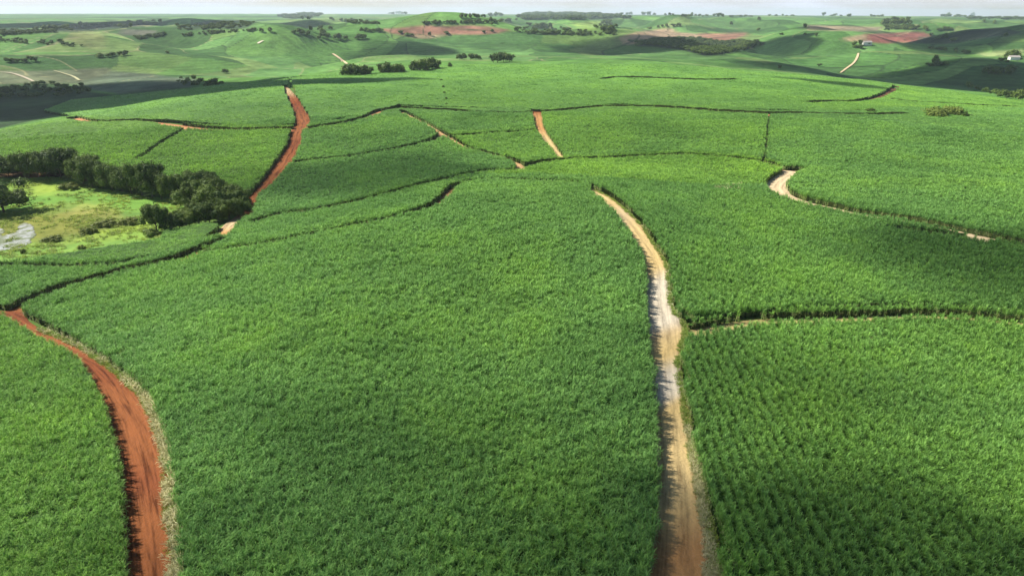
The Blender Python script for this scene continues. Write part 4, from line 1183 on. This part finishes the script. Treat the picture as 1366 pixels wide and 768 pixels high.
STRIPS = [
    ('dark tree strip on the hazy far left plain', [(0, 45), (40, 43), (76, 42), (76, 44), (40, 46), (0, 48)], 70),
    ('dark hedge strip beside the purple grey field at the left', [(180, 51), (215, 46), (222, 48), (185, 54)], 40),
    ('thin dark tree line left of the skyline wood', [(440, 27), (500, 30), (506, 33), (470, 32)], 50),
    ('thin dark tree line above the big red field', [(560, 31), (690, 28), (690, 30), (560, 33)], 60),
    ('scattered wood among the hedged fields right of the big red field', [(690, 38), (740, 36), (795, 44), (790, 48), (720, 47), (690, 45)], 70),
    ('wooded gully above the tan bare field', [(800, 28), (822, 34), (820, 48), (808, 46), (798, 36)], 50),
    ('dark wooded foot of the grove on the red hill', [(1178, 36), (1216, 35), (1222, 40), (1190, 40)], 60),
    ('scrub along the stream in the shaded left valley', [(235, 104), (262, 108), (300, 112), (285, 117), (240, 114)], 50),
    ('broken scrub line on the far left grazing land', [(0, 52), (60, 56), (120, 62), (118, 64), (50, 60), (0, 57)], 40),
    ('thin tree line on the hill behind the pale bend', [(240, 46), (340, 40), (342, 42), (244, 49)], 50),
]
for lab, poly, n in STRIPS: wood(poly, n, 5, 3.4, lab)

# ------------------------------------------------------------------ far farm buildings
def box(V, Q, x0, x1, y0, y1, z0, z1):
    s = len(V)
    V += [(x0, y0, z0), (x1, y0, z0), (x1, y1, z0), (x0, y1, z0), (x0, y0, z1), (x1, y0, z1), (x1, y1, z1), (x0, y1, z1)]
    Q += [(s, s + 3, s + 2, s + 1), (s + 4, s + 5, s + 6, s + 7), (s, s + 1, s + 5, s + 4), (s + 1, s + 2, s + 6, s + 5), (s + 2, s + 3, s + 7, s + 6), (s + 3, s, s + 4, s + 7)]


def house(px, py, L, Wd, Hh, label, rz=0.0):
    P = at_px(px, py)
    root = bpy.data.objects.new('farm_building', None); COL.objects.link(root); root.location = P; root.rotation_euler = (0, 0, rz)
    tag(root, label, 'farm building')
    V, Q = [], []; box(V, Q, -L / 2, L / 2, -Wd / 2, Wd / 2, -1.5, Hh)
    link('wall', mesh_np('wall', V, Q, mats=[M_WALLW]), root)
    o_ = .5; V = [(-L / 2 - o_, -Wd / 2 - o_, Hh - .1), (L / 2 + o_, -Wd / 2 - o_, Hh - .1), (L / 2 + o_, 0, Hh + Wd * .3), (-L / 2 - o_, 0, Hh + Wd * .3), (-L / 2 - o_, Wd / 2 + o_, Hh - .1), (L / 2 + o_, Wd / 2 + o_, Hh - .1)]
    Q = [(0, 1, 2, 3), (3, 2, 5, 4), (0, 4, 5, 1)]
    link('roof', mesh_np('roof', V, Q, T=[(0, 3, 4), (1, 5, 2)], mats=[M_ROOF]), root)
    return root


house(1156, 60, 16, 8, 4.5, 'small white farm building beside dark trees below the red hill', .2)
house(1352, 80, 14, 8, 4, 'low shed under the dark trees at the upper right', -.1)

# ------------------------------------------------------------------ light, sky, air
SUN_AZ, SUN_EL = math.radians(74), math.radians(43)       # sun to the left, a little beyond the viewer
sdir = np.array([-math.sin(SUN_AZ) * math.cos(SUN_EL), math.cos(SUN_AZ) * math.cos(SUN_EL), math.sin(SUN_EL)])
ld_ = bpy.data.lights.new('sun', 'SUN'); ld_.energy = 4.7; ld_.angle = math.radians(.53); ld_.color = (1, .955, .88)
so = bpy.data.objects.new('sun', ld_); COL.objects.link(so)
from mathutils import Vector, Matrix
so.rotation_euler = Vector(sdir).to_track_quat('Z', 'Y').to_euler(); so.location = tuple(sdir * 300)

w = bpy.data.worlds.new('World'); scene.world = w; w.use_nodes = True
nt = w.node_tree; nt.nodes.clear(); n, l = nt.nodes, nt.links
sky = n.new('ShaderNodeTexSky'); sky.sky_type = 'NISHITA'; sky.sun_disc = False
sky.sun_elevation = SUN_EL; sky.sun_rotation = 2 * math.pi - SUN_AZ; sky.air_density = 1.0; sky.dust_density = .6; sky.ozone_density = 1.2; sky.altitude = 100
tc = n.new('ShaderNodeTexCoord'); mp = n.new('ShaderNodeMapping'); mp.inputs['Scale'].default_value = (1, 1, 7)
l.new(tc.outputs['Generated'], mp.inputs[0])
nz = n.new('ShaderNodeTexNoise'); nz.inputs['Scale'].default_value = 4.5; nz.inputs['Detail'].default_value = 6; nz.inputs['Roughness'].default_value = .6
l.new(mp.outputs[0], nz.inputs['Vector'])
cr = n.new('ShaderNodeValToRGB'); cr.color_ramp.elements[0].position = .34; cr.color_ramp.elements[1].position = .68
l.new(nz.outputs['Fac'], cr.inputs[0])
sx_ = n.new('ShaderNodeSeparateXYZ'); l.new(tc.outputs['Generated'], sx_.inputs[0])
low = n.new('ShaderNodeMapRange'); l.new(sx_.outputs['Z'], low.inputs['Value']); low.inputs['From Min'].default_value = .02; low.inputs['From Max'].default_value = .22; low.inputs['To Min'].default_value = 1; low.inputs['To Max'].default_value = 0
cm_ = n.new('ShaderNodeMapRange'); l.new(cr.outputs[0], cm_.inputs['Value']); cm_.inputs['To Min'].default_value = .30; cm_.inputs['To Max'].default_value = 1
ml = n.new('ShaderNodeMath'); ml.operation = 'MULTIPLY'; l.new(low.outputs[0], ml.inputs[0]); l.new(cm_.outputs[0], ml.inputs[1])
mx = n.new('ShaderNodeMix'); mx.data_type = 'RGBA'; l.new(ml.outputs[0], mx.inputs[0]); l.new(sky.outputs[0], mx.inputs[6]); mx.inputs[7].default_value = (7.8, 8.4, 9.9, 1)
bg = n.new('ShaderNodeBackground'); bg.inputs['Strength'].default_value = .062
l.new(mx.outputs[2], bg.inputs[0]); wo = n.new('ShaderNodeOutputWorld'); l.new(bg.outputs[0], wo.inputs[0])

# haze
V, Q = [], []; box(V, Q, -13000, 13000, -1500, 15600, -75, 95)
hz = mesh_np('haze', V, Q)
m, nt, nodes, links = mat_new('haze_air')
pv = N(nodes, 'ShaderNodeVolumePrincipled'); pv.inputs['Color'].default_value = (.78, .88, 1, 1); pv.inputs['Density'].default_value = 5.8e-5; pv.inputs['Anisotropy'].default_value = .2
out = N(nodes, 'ShaderNodeOutputMaterial'); links.new(pv.outputs[0], out.inputs['Volume'])
hz.materials.append(m)
tag(link('haze', hz), 'thin pale haze over the far hills', 'haze', kind='stuff')

# unseen clouds high above the frame, placed to shade valleys and near cane
m, nt, nodes, links = mat_new('cloud_vapour')
pv = N(nodes, 'ShaderNodeVolumePrincipled'); pv.inputs['Color'].default_value = (1, 1, 1, 1); pv.inputs['Density'].default_value = .035
out = N(nodes, 'ShaderNodeOutputMaterial'); links.new(pv.outputs[0], out.inputs['Volume'])


def cloud(px, py, rx, ry, thick, alt=750, seed=0, ang=0.0):
    P = at_px(px, py); c = P + sdir * ((alt - P[2]) / sdir[2])
    r = np.random.default_rng(seed); nu, nv_ = 40, 20; V, Q = [], []
    ph = r.uniform(0, 6.28, 8)
    for j in range(nv_ + 1):
        t = math.pi * j / nv_
        for i in range(nu):
            p = 2 * math.pi * i / nu
            k = 1 + .16 * math.sin(3 * p + ph[0]) + .12 * math.sin(5 * p + ph[1] + 2 * t) + .08 * math.sin(8 * p + ph[2] - 3 * t) + .10 * math.sin(2 * p + ph[3] + t)
            x = rx * k * math.sin(t) * math.cos(p); y = ry * k * math.sin(t) * math.sin(p)
            z = thick * math.cos(t) * (1 + .3 * math.sin(.02 * x + ph[4]) + .3 * math.sin(.025 * y + ph[5])); z = z if z > 0 else z * .35
            V.append((x * math.cos(ang) - y * math.sin(ang), x * math.sin(ang) + y * math.cos(ang), z))
    for j in range(nv_):
        for i in range(nu):
            Q.append((j * nu + i, (j + 1) * nu + i, (j + 1) * nu + (i + 1) % nu, j * nu + (i + 1) % nu))
    me = mesh_np('cloud', V, Q, mats=[m]); o = link('cloud', me); o.location = c
    return o


CLOUDS = [(520, 778, 60, 22, 21, 'added to shade the bottom of the central cane block'), (1070, 748, 28, 17, 20, 'added to shade the lower part of the right cane block'), (1010, 520, 26, 20, 13, 'added to shade the rows beside the tan road'), (1300, 350, 34, 24, 14, 'added to shade the right hand slope'), (590, 575, 34, 12, 7, 'added to shade the middle of the central cane block'), (470, 240, 60, 36, 13, 'added to shade the deep green terrace'),  # thin clouds out of view, added to darken patches of the nearer cane
          (60, 138, 290, 130, 150, 'over the dark valley at the left'), (840, 66, 170, 110, 70, 'over the shaded fold behind the ridge'), (520, 68, 90, 90, 50, 'over the fold behind the tree clumps'),
          (1290, 106, 220, 120, 120, 'over the dark valley at the right'), (1110, 114, 34, 26, 34, 'over the hollow at the right'), (1300, 43, 420, 260, 80, 'over the far dark hill at the right'),
          (80, 33, 900, 420, 100, 'over the blue far left hills'), (1020, 72, 130, 90, 60, 'over the dark folds right of the wood')]
for i, (x, y, rx, ry, th, lab) in enumerate(CLOUDS):
    tag(cloud(x, y, rx, ry, th, seed=i), 'unseen cloud ' + lab, 'cloud', kind='stuff')

# ------------------------------------------------------------------ camera and render settings
cd = bpy.data.cameras.new('camera'); cd.lens = 24; cd.sensor_width = 36; cd.clip_start = .5; cd.clip_end = 40000
co = bpy.data.objects.new('camera', cd); COL.objects.link(co)
R = np.stack([rt, up, -fwd], 1)
co.matrix_world = Matrix([list(R[0]) + [0], list(R[1]) + [0], list(R[2]) + [H], [0, 0, 0, 1]])
scene.camera = co
scene.view_settings.view_transform = 'Standard'; scene.view_settings.look = 'None'; scene.view_settings.gamma = 1
scene.view_settings.exposure = 0.93; scene.view_settings.use_curve_mapping = False
c = scene.cycles
c.max_bounces = 6; c.diffuse_bounces = 3; c.glossy_bounces = 2; c.transmission_bounces = 3; c.transparent_max_bounces = 8; c.volume_bounces = 1
